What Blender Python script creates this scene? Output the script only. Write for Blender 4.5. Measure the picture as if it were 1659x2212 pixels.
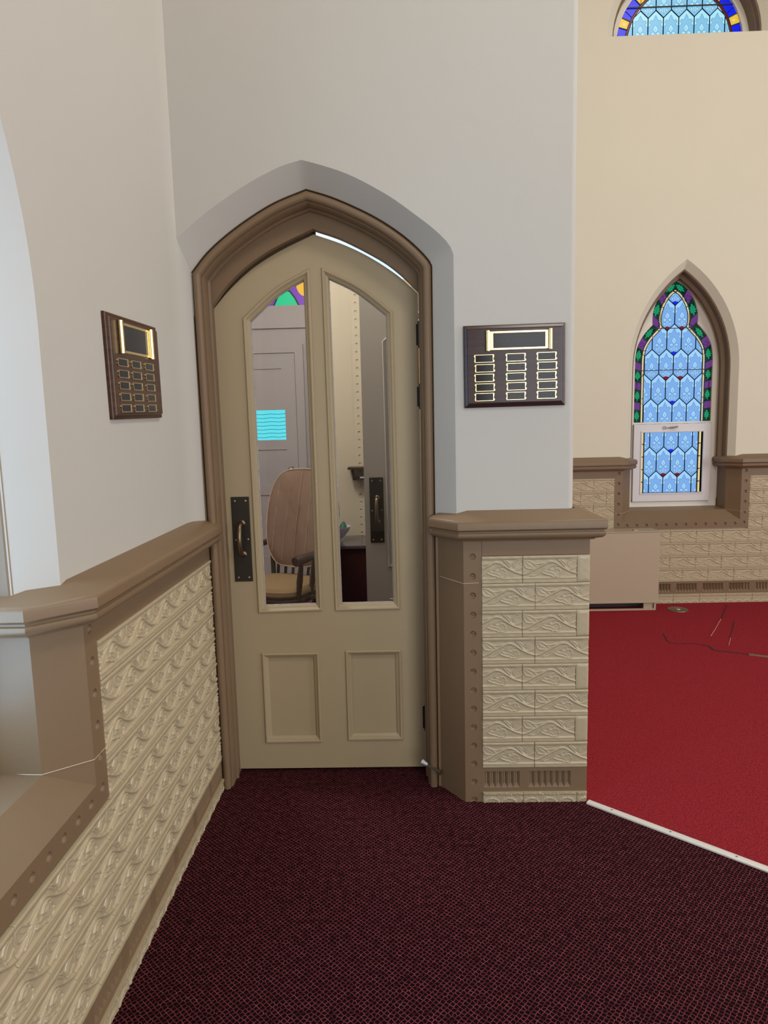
import bpy, math, random
from mathutils import Vector, Matrix
from mathutils.geometry import tessellate_polygon
import numpy as np

random.seed(7)
scn = bpy.context.scene
COL = scn.collection
for o in list(bpy.data.objects):
    bpy.data.objects.remove(o, do_unlink=True)
PI = math.pi

# ------------------------------------------------------------------ camera
FPX = 1460.0
pitch, yaw, roll = math.radians(7.368), math.radians(-1.456), math.radians(1.388)
fw = Vector((math.sin(yaw) * math.cos(pitch), math.cos(yaw) * math.cos(pitch), -math.sin(pitch)))
rt = Vector((math.cos(yaw), -math.sin(yaw), 0))
dn = fw.cross(rt)
rt2 = rt * math.cos(roll) + dn * math.sin(roll)
dn2 = dn * math.cos(roll) - rt * math.sin(roll)
cam_d = bpy.data.cameras.new('camera')
cam_d.sensor_fit = 'HORIZONTAL'
cam_d.sensor_width = 36.0
cam_d.lens = FPX / 1659.0 * 36.0
cam_d.clip_start = 0.05
cam = bpy.data.objects.new('camera', cam_d)
COL.objects.link(cam)
m = Matrix.Identity(4)
for i in range(3):
    m[i][0], m[i][1], m[i][2] = rt2[i], -dn2[i], -fw[i]
m[0][3], m[1][3], m[2][3] = 0, 0, 1.55
cam.matrix_world = m
scn.camera = cam

# ------------------------------------------------------------------ view, world, lights
scn.view_settings.view_transform = 'Standard'
scn.view_settings.look = 'None'
scn.view_settings.gamma = 1
scn.view_settings.use_curve_mapping = False
scn.view_settings.exposure = 0.0
scn.cycles.use_denoising = True
scn.cycles.use_adaptive_sampling = True
scn.cycles.adaptive_threshold = 0.03
scn.cycles.max_bounces = 8
scn.cycles.caustics_reflective = False
scn.cycles.caustics_refractive = False
world = bpy.data.worlds.new('sky')
world.use_nodes = True
world.node_tree.nodes['Background'].inputs[0].default_value = (0.75, 0.86, 1.0, 1)
world.node_tree.nodes['Background'].inputs[1].default_value = 1.0
scn.world = world


def area(name, loc, direction, sx, sy, power, col):
    d = bpy.data.lights.new(name, 'AREA')
    d.shape = 'RECTANGLE'
    d.size, d.size_y = sx, sy
    d.energy = power
    d.color = col
    o = bpy.data.objects.new(name, d)
    COL.objects.link(o)
    o.location = loc
    o.rotation_euler = Vector(direction).to_track_quat('-Z', 'Y').to_euler()
    return o


# daylight of the tall nave windows (right wall and the wall behind the camera), ceiling lamp, added hall light
area('daylight_nave_window', (6.7, 0.4, 2.1), (-1, 0.15, -0.05), 4.5, 3.0, 210, (0.92, 0.96, 1.0))
area('daylight_rear_window', (2.4, -3.7, 1.9), (-0.25, 1, 0.0), 3.6, 2.8, 165, (0.95, 0.97, 1.0))
area('ceiling_lamp_nave', (2.9, 2.2, 6.6), (0, 0, -1), 1.0, 1.0, 92, (1.0, 0.89, 0.70))
area('hall_overhead_fill', (1.35, -0.05, 4.85), (-0.5, 0.75, -0.8), 0.7, 0.7, 44, (1.0, 0.93, 0.82))  # added overhead light for relief shading and the door; no fixture hangs here

# ------------------------------------------------------------------ materials
MATS = {}


def srgb(r, g, b):
    def f(c):
        c /= 255.0
        return c / 12.92 if c <= 0.04045 else ((c + 0.055) / 1.055) ** 2.4
    return (f(r), f(g), f(b))


def mat(name, col, rough=0.5, metal=0.0, bump=0.0, bscale=40.0, var=0.0, vscale=6.0, emit=0.0, spec=0.5):
    if name in MATS:
        return MATS[name]
    M = bpy.data.materials.new(name)
    M.use_nodes = True
    nt = M.node_tree
    b = nt.nodes['Principled BSDF']
    b.inputs['Base Color'].default_value = (*col, 1)
    b.inputs['Roughness'].default_value = rough
    b.inputs['Metallic'].default_value = metal
    b.inputs['Specular IOR Level'].default_value = spec
    if emit:
        b.inputs['Emission Color'].default_value = (*col, 1)
        b.inputs['Emission Strength'].default_value = emit
    if bump or var:
        tc = nt.nodes.new('ShaderNodeTexCoord')
    if bump:
        n = nt.nodes.new('ShaderNodeTexNoise')
        n.inputs['Scale'].default_value = bscale
        n.inputs['Detail'].default_value = 4
        bp = nt.nodes.new('ShaderNodeBump')
        bp.inputs['Strength'].default_value = bump
        bp.inputs['Distance'].default_value = 0.01
        nt.links.new(tc.outputs['Object'], n.inputs['Vector'])
        nt.links.new(n.outputs['Fac'], bp.inputs['Height'])
        nt.links.new(bp.outputs['Normal'], b.inputs['Normal'])
    if var:
        n2 = nt.nodes.new('ShaderNodeTexNoise')
        n2.inputs['Scale'].default_value = vscale
        n2.inputs['Detail'].default_value = 3
        mx = nt.nodes.new('ShaderNodeMix')
        mx.data_type = 'RGBA'
        mx.inputs[6].default_value = (*[c * (1 - var) for c in col], 1)
        mx.inputs[7].default_value = (*[min(1, c * (1 + var)) for c in col], 1)
        nt.links.new(tc.outputs['Object'], n2.inputs['Vector'])
        nt.links.new(n2.outputs['Fac'], mx.inputs[0])
        nt.links.new(mx.outputs[2], b.inputs['Base Color'])
    MATS[name] = M
    return M


PLASTER = mat('plaster_offwhite', (0.480, 0.460, 0.420), 0.75, bump=0.16, bscale=9, var=0.02, vscale=2)
PLASTER_C = mat('plaster_cream', (0.665, 0.62, 0.505), 0.75, bump=0.16, bscale=7, var=0.025, vscale=2)
BROWN = mat('paint_brown', (0.194, 0.127, 0.073), 0.40, bump=0.05, bscale=60, var=0.05, vscale=5, spec=0.35)
TILE = mat('paint_tile_cream', (0.44, 0.362, 0.238), 0.30, bump=0.05, bscale=120, var=0.03, vscale=9)
DOORP = mat('paint_door_tan', (0.40, 0.318, 0.195), 0.42, bump=0.03, bscale=50, var=0.03, vscale=3)
BRONZE = mat('dark_bronze', (0.045, 0.038, 0.030), 0.42, metal=0.6, bump=0.03, bscale=80)
HANDLE = mat('worn_bronze', (0.20, 0.145, 0.09), 0.33, metal=0.9)
BLACK = mat('black_iron', (0.012, 0.012, 0.014), 0.35, metal=0.3)
SCREW = mat('screw_metal', (0.5, 0.44, 0.34), 0.3, metal=1.0)
BAREWOOD = mat('bare_wood', (0.36, 0.20, 0.085), 0.6, var=0.2, vscale=20)
RED = mat('carpet_red', srgb(150, 40, 50), 0.95, bump=0.9, bscale=190, var=0.85, vscale=150, spec=0.1)
WINFRAME = mat('window_frame_cream', (0.74, 0.69, 0.60), 0.5, bump=0.03)
SASHW = mat('sash_white', (0.68, 0.66, 0.68), 0.4)
LEAD = mat('lead_came', (0.012, 0.014, 0.02), 0.5, metal=0.2)
CAB = mat('cabinet_tan', (0.42, 0.335, 0.235), 0.45)
CABIN = mat('cabinet_inside', (0.02, 0.022, 0.026), 0.6)
ALU = mat('strip_aluminium', (0.80, 0.79, 0.75), 0.42, metal=0.35, bump=0.1, bscale=90)
GOLD = mat('polished_brass', (0.80, 0.62, 0.32), 0.24, metal=1.0)
PLATEBK = mat('black_plate', (0.010, 0.011, 0.014), 0.12, spec=0.22)
ENGR = mat('engraving_grey', (0.05, 0.05, 0.055), 0.4)
SPRING = mat('spring_steel', (0.30, 0.28, 0.25), 0.4, metal=0.8)
RUBBER = mat('white_rubber', (0.62, 0.62, 0.68), 0.5)
VPAINT = mat('vestibule_paint', (0.60, 0.56, 0.52), 0.6, bump=0.05, bscale=12)
VDOOR = mat('exterior_door_paint', (0.55, 0.52, 0.52), 0.45)
VCREAM = mat('vestibule_cream', (0.62, 0.56, 0.42), 0.55)
VCARP = mat('carpet_mauve', (0.17, 0.05, 0.10), 0.95)
CHAIRW = mat('chair_wood_dark', (0.045, 0.022, 0.014), 0.35)
TABLEW = mat('table_wood_dark', (0.035, 0.012, 0.010), 0.22)
CUSH = mat('cushion_tan', (0.235, 0.150, 0.105), 0.85, bump=0.15, bscale=30, var=0.08, vscale=8)
SEATC = mat('cushion_gold', (0.30, 0.20, 0.095), 0.85)
PIPING = mat('cushion_piping', (0.46, 0.33, 0.24), 0.8)
CERAM = mat('white_ceramic', (0.62, 0.63, 0.70), 0.3)
GREENV = mat('green_fruit', (0.03, 0.14, 0.09), 0.5)
CEILM = mat('ceiling_paint', (0.74, 0.71, 0.64), 0.8)
GROUT = mat('grout_tan', (0.46, 0.38, 0.26), 0.6)


def emit_mat(name, rgb, s=1.0):
    M = mat(name, srgb(*rgb), 0.25, emit=s)
    bs = M.node_tree.nodes['Principled BSDF']
    bs.inputs['Specular IOR Level'].default_value = 0.15
    bs.inputs['Base Color'].default_value = (*[c * 0.10 for c in srgb(*rgb)], 1)
    return M


G_MID = emit_mat('glass_blue_mid', (122, 172, 232), 0.95)
G_LIGHT = emit_mat('glass_blue_light', (158, 208, 250), 0.95)
G_LINE = emit_mat('glass_painted_line', (42, 84, 132), 0.7)
G_GREEN = emit_mat('glass_green_dark', (10, 62, 44), 0.6)
G_GREENL = emit_mat('glass_green_light', (20, 158, 108), 0.8)
G_PURPLE = emit_mat('glass_purple', (112, 60, 142), 0.75)
G_PURPD = emit_mat('glass_purple_dark', (62, 24, 86), 0.6)
G_YELLOW = emit_mat('glass_yellow', (236, 216, 150), 0.9)
G_GOLD = emit_mat('glass_gold', (238, 196, 62), 0.9)
G_BLUE = emit_mat('glass_cobalt', (16, 34, 226), 0.95)
G_RED = emit_mat('glass_red', (130, 22, 40), 0.75)
G_AQUA = emit_mat('glass_blue_aqua', (128, 190, 226), 1.0)
G_AQUAL = emit_mat('glass_aqua_light', (166, 224, 244), 1.0)
G_CYAN = emit_mat('blind_daylight', (98, 226, 238), 1.0)
G_CYAND = emit_mat('blind_slat_edge', (40, 150, 168), 0.7)
G_SKY = emit_mat('clear_glass_daylight', (196, 224, 255), 1.3)
LAMPG = emit_mat('added_lamp_globe', (255, 236, 206), 6.0)


def carpet_dark():
    M = bpy.data.materials.new('carpet_dark_lattice')
    M.use_nodes = True
    nt = M.node_tree
    N = nt.nodes.new
    L = nt.links.new
    b = nt.nodes['Principled BSDF']
    b.inputs['Roughness'].default_value = 0.95
    b.inputs['Specular IOR Level'].default_value = 0.08
    tc = N('ShaderNodeTexCoord')
    mp = N('ShaderNodeMapping')
    mp.inputs['Rotation'].default_value = (0, 0, math.radians(42))
    mp.inputs['Scale'].default_value = (80, 80, 1)
    L(tc.outputs['Object'], mp.inputs['Vector'])
    v = N('ShaderNodeTexVoronoi')
    v.voronoi_dimensions = '2D'
    v.feature = 'DISTANCE_TO_EDGE'
    v.inputs['Scale'].default_value = 1.0
    v.inputs['Randomness'].default_value = 0.34
    L(mp.outputs['Vector'], v.inputs['Vector'])
    r = N('ShaderNodeValToRGB')
    r.color_ramp.elements[0].position = 0.03
    r.color_ramp.elements[0].color = (1, 1, 1, 1)
    r.color_ramp.elements[1].position = 0.125
    r.color_ramp.elements[1].color = (0, 0, 0, 1)
    L(v.outputs['Distance'], r.inputs['Fac'])
    n = N('ShaderNodeTexNoise')
    n.inputs['Scale'].default_value = 45
    n.inputs['Detail'].default_value = 3
    L(tc.outputs['Object'], n.inputs['Vector'])
    r2 = N('ShaderNodeValToRGB')
    r2.color_ramp.elements[0].position = 0.3
    r2.color_ramp.elements[0].color = (0.075, 0.009, 0.018, 1)
    r2.color_ramp.elements[1].position = 0.75
    r2.color_ramp.elements[1].color = (0.34, 0.070, 0.085, 1)
    L(n.outputs['Fac'], r2.inputs['Fac'])
    mx = N('ShaderNodeMix')
    mx.data_type = 'RGBA'
    mx.inputs[6].default_value = (0.0065, 0.0018, 0.0028, 1)
    L(r.outputs['Color'], mx.inputs[0])
    L(r2.outputs['Color'], mx.inputs[7])
    L(mx.outputs[2], b.inputs['Base Color'])
    bp = N('ShaderNodeBump')
    bp.inputs['Strength'].default_value = 0.5
    bp.inputs['Distance'].default_value = 0.003
    bp.invert = True
    L(r.outputs['Color'], bp.inputs['Height'])
    L(bp.outputs['Normal'], b.inputs['Normal'])
    return M


def wood_mat(name, c1, c2, rough=0.25, rot=0.0):
    M = bpy.data.materials.new(name)
    M.use_nodes = True
    nt = M.node_tree
    b = nt.nodes['Principled BSDF']
    b.inputs['Roughness'].default_value = rough
    b.inputs['Specular IOR Level'].default_value = 0.28
    tc = nt.nodes.new('ShaderNodeTexCoord')
    mp = nt.nodes.new('ShaderNodeMapping')
    mp.inputs['Scale'].default_value = (3, 20, 45)
    n = nt.nodes.new('ShaderNodeTexNoise')
    n.inputs['Scale'].default_value = 1.6
    n.inputs['Detail'].default_value = 5
    r = nt.nodes.new('ShaderNodeValToRGB')
    r.color_ramp.elements[0].position = 0.3
    r.color_ramp.elements[0].color = (*c1, 1)
    r.color_ramp.elements[1].position = 0.75
    r.color_ramp.elements[1].color = (*c2, 1)
    nt.links.new(tc.outputs['Object'], mp.inputs['Vector'])
    nt.links.new(mp.outputs['Vector'], n.inputs['Vector'])
    nt.links.new(n.outputs['Fac'], r.inputs['Fac'])
    nt.links.new(r.outputs['Color'], b.inputs['Base Color'])
    return M


def glass_mat(name, tint=(0.93, 0.95, 0.95)):
    M = bpy.data.materials.new(name)
    M.use_nodes = True
    nt = M.node_tree
    nt.nodes.clear()
    out = nt.nodes.new('ShaderNodeOutputMaterial')
    tr = nt.nodes.new('ShaderNodeBsdfTransparent')
    tr.inputs[0].default_value = (*tint, 1)
    gl = nt.nodes.new('ShaderNodeBsdfGlossy')
    gl.inputs['Roughness'].default_value = 0.02
    fr = nt.nodes.new('ShaderNodeFresnel')
    fr.inputs['IOR'].default_value = 1.5
    mx = nt.nodes.new('ShaderNodeMixShader')
    nt.links.new(fr.outputs[0], mx.inputs[0])
    nt.links.new(tr.outputs[0], mx.inputs[1])
    nt.links.new(gl.outputs[0], mx.inputs[2])
    nt.links.new(mx.outputs[0], out.inputs[0])
    return M


CARPET = carpet_dark()
GLASS = glass_mat('clear_glass')
WOODR = wood_mat('plaque_wood_plum', (0.030, 0.014, 0.013), (0.050, 0.024, 0.021), 0.22)
WOODL = wood_mat('plaque_wood_walnut', (0.040, 0.017, 0.010), (0.085, 0.038, 0.020), 0.25)


# ------------------------------------------------------------------ mesh helpers
class MB:
    def __init__(s):
        s.v, s.f, s.mi = [], [], []

    def add(s, vs, fs, mi=0):
        o = len(s.v)
        s.v += [tuple(p) for p in vs]
        for f in fs:
            s.f.append(tuple(i + o for i in f))
            s.mi.append(mi)

    def box(s, x0, x1, y0, y1, z0, z1, mi=0):
        s.add([(x0, y0, z0), (x1, y0, z0), (x1, y1, z0), (x0, y1, z0), (x0, y0, z1), (x1, y0, z1), (x1, y1, z1), (x0, y1, z1)],
              [(0, 3, 2, 1), (4, 5, 6, 7), (0, 1, 5, 4), (1, 2, 6, 5), (2, 3, 7, 6), (3, 0, 4, 7)], mi)

    def prism(s, outer, holes, y0, y1, mi=0, back=True, sides=True):
        """polygon in local xz (with holes) extruded along y from y0 (front) to y1"""
        loops = [outer] + list(holes)
        tris = tessellate_polygon([[Vector((p[0], p[1], 0)) for p in l] for l in loops])
        flat = [p for l in loops for p in l]
        n = len(flat)
        vs = [(p[0], y0, p[1]) for p in flat]
        fs = []
        for t in tris:
            a, b, c = [flat[i] for i in t]
            ar = (b[0] - a[0]) * (c[1] - a[1]) - (b[1] - a[1]) * (c[0] - a[0])
            fs.append(tuple(t) if ar > 0 else tuple(reversed(t)))
        allf = list(fs)
        if back or sides:
            vs += [(p[0], y1, p[1]) for p in flat]
        if back:
            allf += [tuple(i + n for i in reversed(f)) for f in fs]
        if sides:
            o = 0
            for k, l in enumerate(loops):
                ar = sum(l[i][0] * l[(i + 1) % len(l)][1] - l[(i + 1) % len(l)][0] * l[i][1] for i in range(len(l)))
                ccw = ar > 0
                if k:
                    ccw = not ccw
                for i in range(len(l)):
                    j = (i + 1) % len(l)
                    q = (o + i, o + i + n, o + j + n, o + j)
                    allf.append(q if ccw else tuple(reversed(q)))
                o += len(l)
        s.add(vs, allf, mi)

    def skin(s, rings, closed=False, mi=0, flip=False):
        n = len(rings[0])
        vs = [p for r in rings for p in r]
        fs = []
        for a in range(len(rings) - 1):
            for i in range(n if closed else n - 1):
                j = (i + 1) % n
                q = (a * n + i, a * n + j, (a + 1) * n + j, (a + 1) * n + i)
                fs.append(tuple(reversed(q)) if flip else q)
        s.add(vs, fs, mi)

    def tube(s, pts, rad, seg=10, mi=0, caps=True):
        pts = [Vector(p) for p in pts]
        rads = rad if isinstance(rad, (list, tuple)) else [rad] * len(pts)
        rings = []
        up = None
        for i, p in enumerate(pts):
            t = (pts[min(i + 1, len(pts) - 1)] - pts[max(i - 1, 0)]).normalized()
            if up is None:
                up = t.orthogonal().normalized()
            up = (up - t * up.dot(t)).normalized()
            sd = t.cross(up)
            rings.append([p + (up * math.cos(2 * PI * k / seg) + sd * math.sin(2 * PI * k / seg)) * rads[i] for k in range(seg)])
        s.skin(rings, True, mi)
        if caps:
            s.add(rings[0], [tuple(reversed(range(seg)))], mi)
            s.add(rings[-1], [tuple(range(seg))], mi)

    def lathe(s, c, prof, axis='z', seg=16, mi=0):
        rings = []
        for r, h in prof:
            ring = []
            for k in range(seg):
                a = 2 * PI * k / seg
                if axis == 'z':
                    ring.append((c[0] + r * math.cos(a), c[1] + r * math.sin(a), c[2] + h))
                else:
                    ring.append((c[0] + r * math.cos(a), c[1] + h, c[2] + r * math.sin(a)))
            rings.append(ring)
        s.skin(rings, True, mi, flip=(axis != 'z'))
        s.add(rings[0], [tuple(range(seg)) if axis != 'z' else tuple(reversed(range(seg)))], mi)
        s.add(rings[-1], [tuple(reversed(range(seg))) if axis != 'z' else tuple(range(seg))], mi)

    def mesh(s, name, mats, smooth=False, angle=40):
        me = bpy.data.meshes.new(name)
        me.from_pydata(s.v, [], s.f)
        for mm in (mats if isinstance(mats, (list, tuple)) else [mats]):
            me.materials.append(mm)
        for p, i in zip(me.polygons, s.mi):
            p.material_index = i
        me.validate(clean_customdata=False)
        me.update()
        if smooth:
            me.shade_smooth()
            me.set_sharp_from_angle(angle=math.radians(angle))
        return me


def link(name, me, parent=None, loc=(0, 0, 0), rot=(0, 0, 0), bevel=0.0, kind=None):
    o = bpy.data.objects.new(name, me)
    COL.objects.link(o)
    o.parent = parent
    o.location = loc
    o.rotation_euler = rot
    if bevel:
        b = o.modifiers.new('bevel', 'BEVEL')
        b.width = bevel
        b.segments = 2
        b.limit_method = 'ANGLE'
    if kind:
        o['kind'] = kind
    return o


def build(name, mb, mats, parent=None, loc=(0, 0, 0), rot=(0, 0, 0), smooth=False, angle=40, bevel=0.0, kind=None):
    return link(name, mb.mesh(name, mats, smooth, angle), parent, loc, rot, bevel, kind)


def empty(name, loc=(0, 0, 0), rotz=0.0, kind=None):
    o = bpy.data.objects.new(name, None)
    o.empty_display_size = 0.1
    COL.objects.link(o)
    o.location = loc
    o.rotation_euler = (0, 0, rotz)
    if kind:
        o['kind'] = kind
    return o


def tag(o, label, cat, group=None):
    o['label'] = label
    o['category'] = cat
    if group:
        o['group'] = group
    return o


def offset(pts, n, closed=False):
    """offset a 2D polyline to its left by n, mitred"""
    N = len(pts)
    out = []
    for i in range(N):
        p = Vector(pts[i][:2])
        if closed:
            a, b = Vector(pts[i - 1][:2]), Vector(pts[(i + 1) % N][:2])
        else:
            a = Vector(pts[i - 1][:2]) if i else None
            b = Vector(pts[i + 1][:2]) if i < N - 1 else None
        d1 = (p - a).normalized() if a is not None else None
        d2 = (b - p).normalized() if b is not None else None
        if d1 is None:
            d1 = d2
        if d2 is None:
            d2 = d1
        n1, n2 = Vector((-d1.y, d1.x)), Vector((-d2.y, d2.x))
        mm = n1 + n2
        L = mm.length
        if L < 1e-6:
            out.append(tuple(p + n1 * n))
            continue
        mm /= L
        k = max(0.35, mm.dot(n1))
        out.append(tuple(p + mm * (n / k)))
    return out


def crom(pts, k=6):
    """Catmull-Rom through 2D points"""
    P = [Vector(p) for p in pts]
    P = [P[0] * 2 - P[1]] + P + [P[-1] * 2 - P[-2]]
    out = []
    for i in range(1, len(P) - 2):
        for j in range(k):
            t = j / k
            a, b, c, d = P[i - 1], P[i], P[i + 1], P[i + 2]
            q = 0.5 * ((2 * b) + (c - a) * t + (2 * a - 5 * b + 4 * c - d) * t * t + (3 * b - a - 3 * c + d) * t ** 3)
            out.append(tuple(q))
    out.append(tuple(P[-2]))
    return out


def moulding(loop, prof, closed=True):
    """rings of a profile [(n, y)...] swept along a loop in local xz; n is measured inward (loop counter-clockwise)"""
    rings = []
    for n, y in prof:
        rings.append([(p[0], y, p[1]) for p in offset(loop, n, closed)])
    return rings


def sweep_plan(path, prof, z0):
    """profile [(out, z)...] swept along a path in local xy (plan); out is to the right of the path"""
    rings = []
    for n, z in prof:
        rings.append([(p[0], p[1], z0 + z) for p in offset(path, -n)])
    return rings


# ------------------------------------------------------------------ setting: frames of the three walls
ZT_A, ZT_B, ZT_C = 1.028, 1.011, 1.064          # top of the tiled field on each wall
PITCH = 0.1100
TL = 0.2135                                      # tile length
YA, XB, YC = 2.615, -0.797, 5.60

# arch of the door opening (local x, z of the door wall)
arch_out = crom([(-0.870, 2.240), (-0.764, 2.322), (-0.671, 2.387), (-0.544, 2.461), (-0.432, 2.512), (-0.345, 2.536)], 5)[:-1] + \
    crom([(-0.345, 2.536), (-0.255, 2.510), (-0.155, 2.472), (-0.021, 2.398), (0.079, 2.326), (0.146, 2.274), (0.2, 2.220), (0.218, 2.180)], 5)
arch_in = crom([(-0.808, 2.160), (-0.736, 2.240), (-0.625, 2.325), (-0.479, 2.409), (-0.341, 2.460)], 7)[:-1] + \
    crom([(-0.341, 2.460), (-0.232, 2.424), (-0.093, 2.359), (0.010, 2.294), (0.080, 2.236), (0.128, 2.185), (0.142, 2.160)], 6)


def resample(pts, n):
    P = [Vector(p) for p in pts]
    d = [0]
    for i in range(1, len(P)):
        d.append(d[-1] + (P[i] - P[i - 1]).length)
    out = []
    j = 0
    for k in range(n):
        t = d[-1] * k / (n - 1)
        while j < len(d) - 2 and d[j + 1] < t:
            j += 1
        u = (t - d[j]) / max(1e-9, d[j + 1] - d[j])
        out.append(tuple(P[j].lerp(P[j + 1], min(1, max(0, u)))))
    return out


def res2(pts, apex_x, n):
    """resample left and right of the apex separately"""
    k = min(range(len(pts)), key=lambda i: abs(pts[i][0] - apex_x) - (1 if pts[i][1] > max(p[1] for p in pts) - 1e-6 else 0))
    return resample(pts[:k + 1], n)[:-1] + resample(pts[k:], n)


AO = res2(arch_out, -0.345, 24)
AI = res2(arch_in, -0.341, 24)
WP = 0.045        # plaster depth behind the tile face (door wall)
WF = 0.125        # depth of the door frame face

# ---- door wall, plaster
mb = MB()
R = 0.02
out_edge = [(0.68 - R, 1.15), (0.68 - R, 7.0), (-0.86, 7.0), (-0.86, 2.25)]
arch_clip = [p for p in AO if p[0] > -0.86]
mb.prism(out_edge + [tuple(p) for p in arch_clip] + [(0.219, 1.15)], [], WP, WP, back=False, sides=False)
# rounded outer corner of the pier and its side face
cor = [(0.68 - R + R * math.sin(a), WP + R - R * math.cos(a)) for a in [0, PI / 8, PI / 4, 3 * PI / 8, PI / 2]] + [(0.68, 3.03)]
mb.skin([[(x, y, 1.15) for x, y in cor], [(x, y, 7.0) for x, y in cor]], flip=False)
# splayed reveal of the arch
ring_o = [(p[0], WP, p[1]) for p in AO] + [(0.219, WP, 1.15)]
ring_i = [(p[0], WF, p[1]) for p in AI] + [(0.140, WF, 1.15)]
mb.skin([ring_o, ring_i], flip=True)
wall_back = build('wall_back', mb, PLASTER, loc=(0, YA, 0), smooth=True, angle=25, kind='structure')

# ---- door wall, brown masonry: chamfer block, top band, core of the pier
mb = MB()
path = [(0.150, WF), (0.241, 0.0), (0.735, 0.0), (0.735, 0.30)]
mb.skin([[(p[0], p[1], 0.0) for p in path[:2]], [(p[0], p[1], ZT_A + 0.08) for p in path[:2]]])
build('chamfer_block', mb, BROWN, wall_back, smooth=False)
mb = MB()
mb.box(0.312, 0.735, 0.0, 0.06, ZT_A, ZT_A + 0.085)
build('top_band', mb, BROWN, wall_back, bevel=0.003)
mb = MB()
mb.box(0.243, 0.733, 0.012, 0.34, -0.02, ZT_A + 0.16)
mb.box(0.60, 0.733, 0.30, 2.98, -0.02, ZT_A + 0.16)
build('pier_core', mb, GROUT, wall_back)

CAP = [(-0.048, 0.178), (0.044, 0.147), (0.050, 0.142), (0.052, 0.134), (0.052, 0.112), (0.047, 0.106), (0.041, 0.104), (0.041, 0.099), (0.046, 0.096),
       (0.047, 0.088), (0.043, 0.079), (0.035, 0.073), (0.024, 0.070), (0.016, 0.068), (0.013, 0.063), (0.0, 0.060), (-0.03, 0.060)]


def cap(parent, path, zt):
    b = MB()
    rings = sweep_plan(path, CAP, zt)
    b.skin(rings, flip=True)
    n = len(path)
    # end caps
    for k in (0, n - 1):
        ring = [r[k] for r in rings]
        f = tuple(range(len(ring)))
        b.add(ring, [f if k else tuple(reversed(f))])
    return build('cap_moulding', b, BROWN, parent, smooth=True, angle=38)


cap(wall_back, [(0.150, WF - 0.012), (0.241, 0.0), (0.735, 0.0), (0.735, 2.9)], ZT_A)


# ------------------------------------------------------------------ vine tile relief
def seg_dist(P, a, b):
    a, b = np.array(a), np.array(b)
    d = b - a
    t = np.clip(((P - a) @ d) / (d @ d + 1e-12), 0, 1)
    return np.linalg.norm(P - a - t[..., None] * d, axis=-1)


def stroke(P, pts, r0, r1, h):
    pts = crom(pts, 5)
    H = np.zeros(P.shape[:-1])
    n = len(pts)
    for i in range(n - 1):
        r = r0 + (r1 - r0) * i / max(1, n - 2)
        d = seg_dist(P, pts[i], pts[i + 1]) / r
        H = np.maximum(H, np.where(d < 1, h * np.sqrt(np.clip(1 - d * d, 0, 1)), 0))
    return H


def inside(P, poly):
    x, y = P[..., 0], P[..., 1]
    r = np.zeros(x.shape, bool)
    n = len(poly)
    for i in range(n):
        x1, y1 = poly[i]
        x2, y2 = poly[(i + 1) % n]
        c = ((y1 > y) != (y2 > y)) & (x < (x2 - x1) * (y - y1) / (y2 - y1 + 1e-12) + x1)
        r ^= c
    return r


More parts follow.
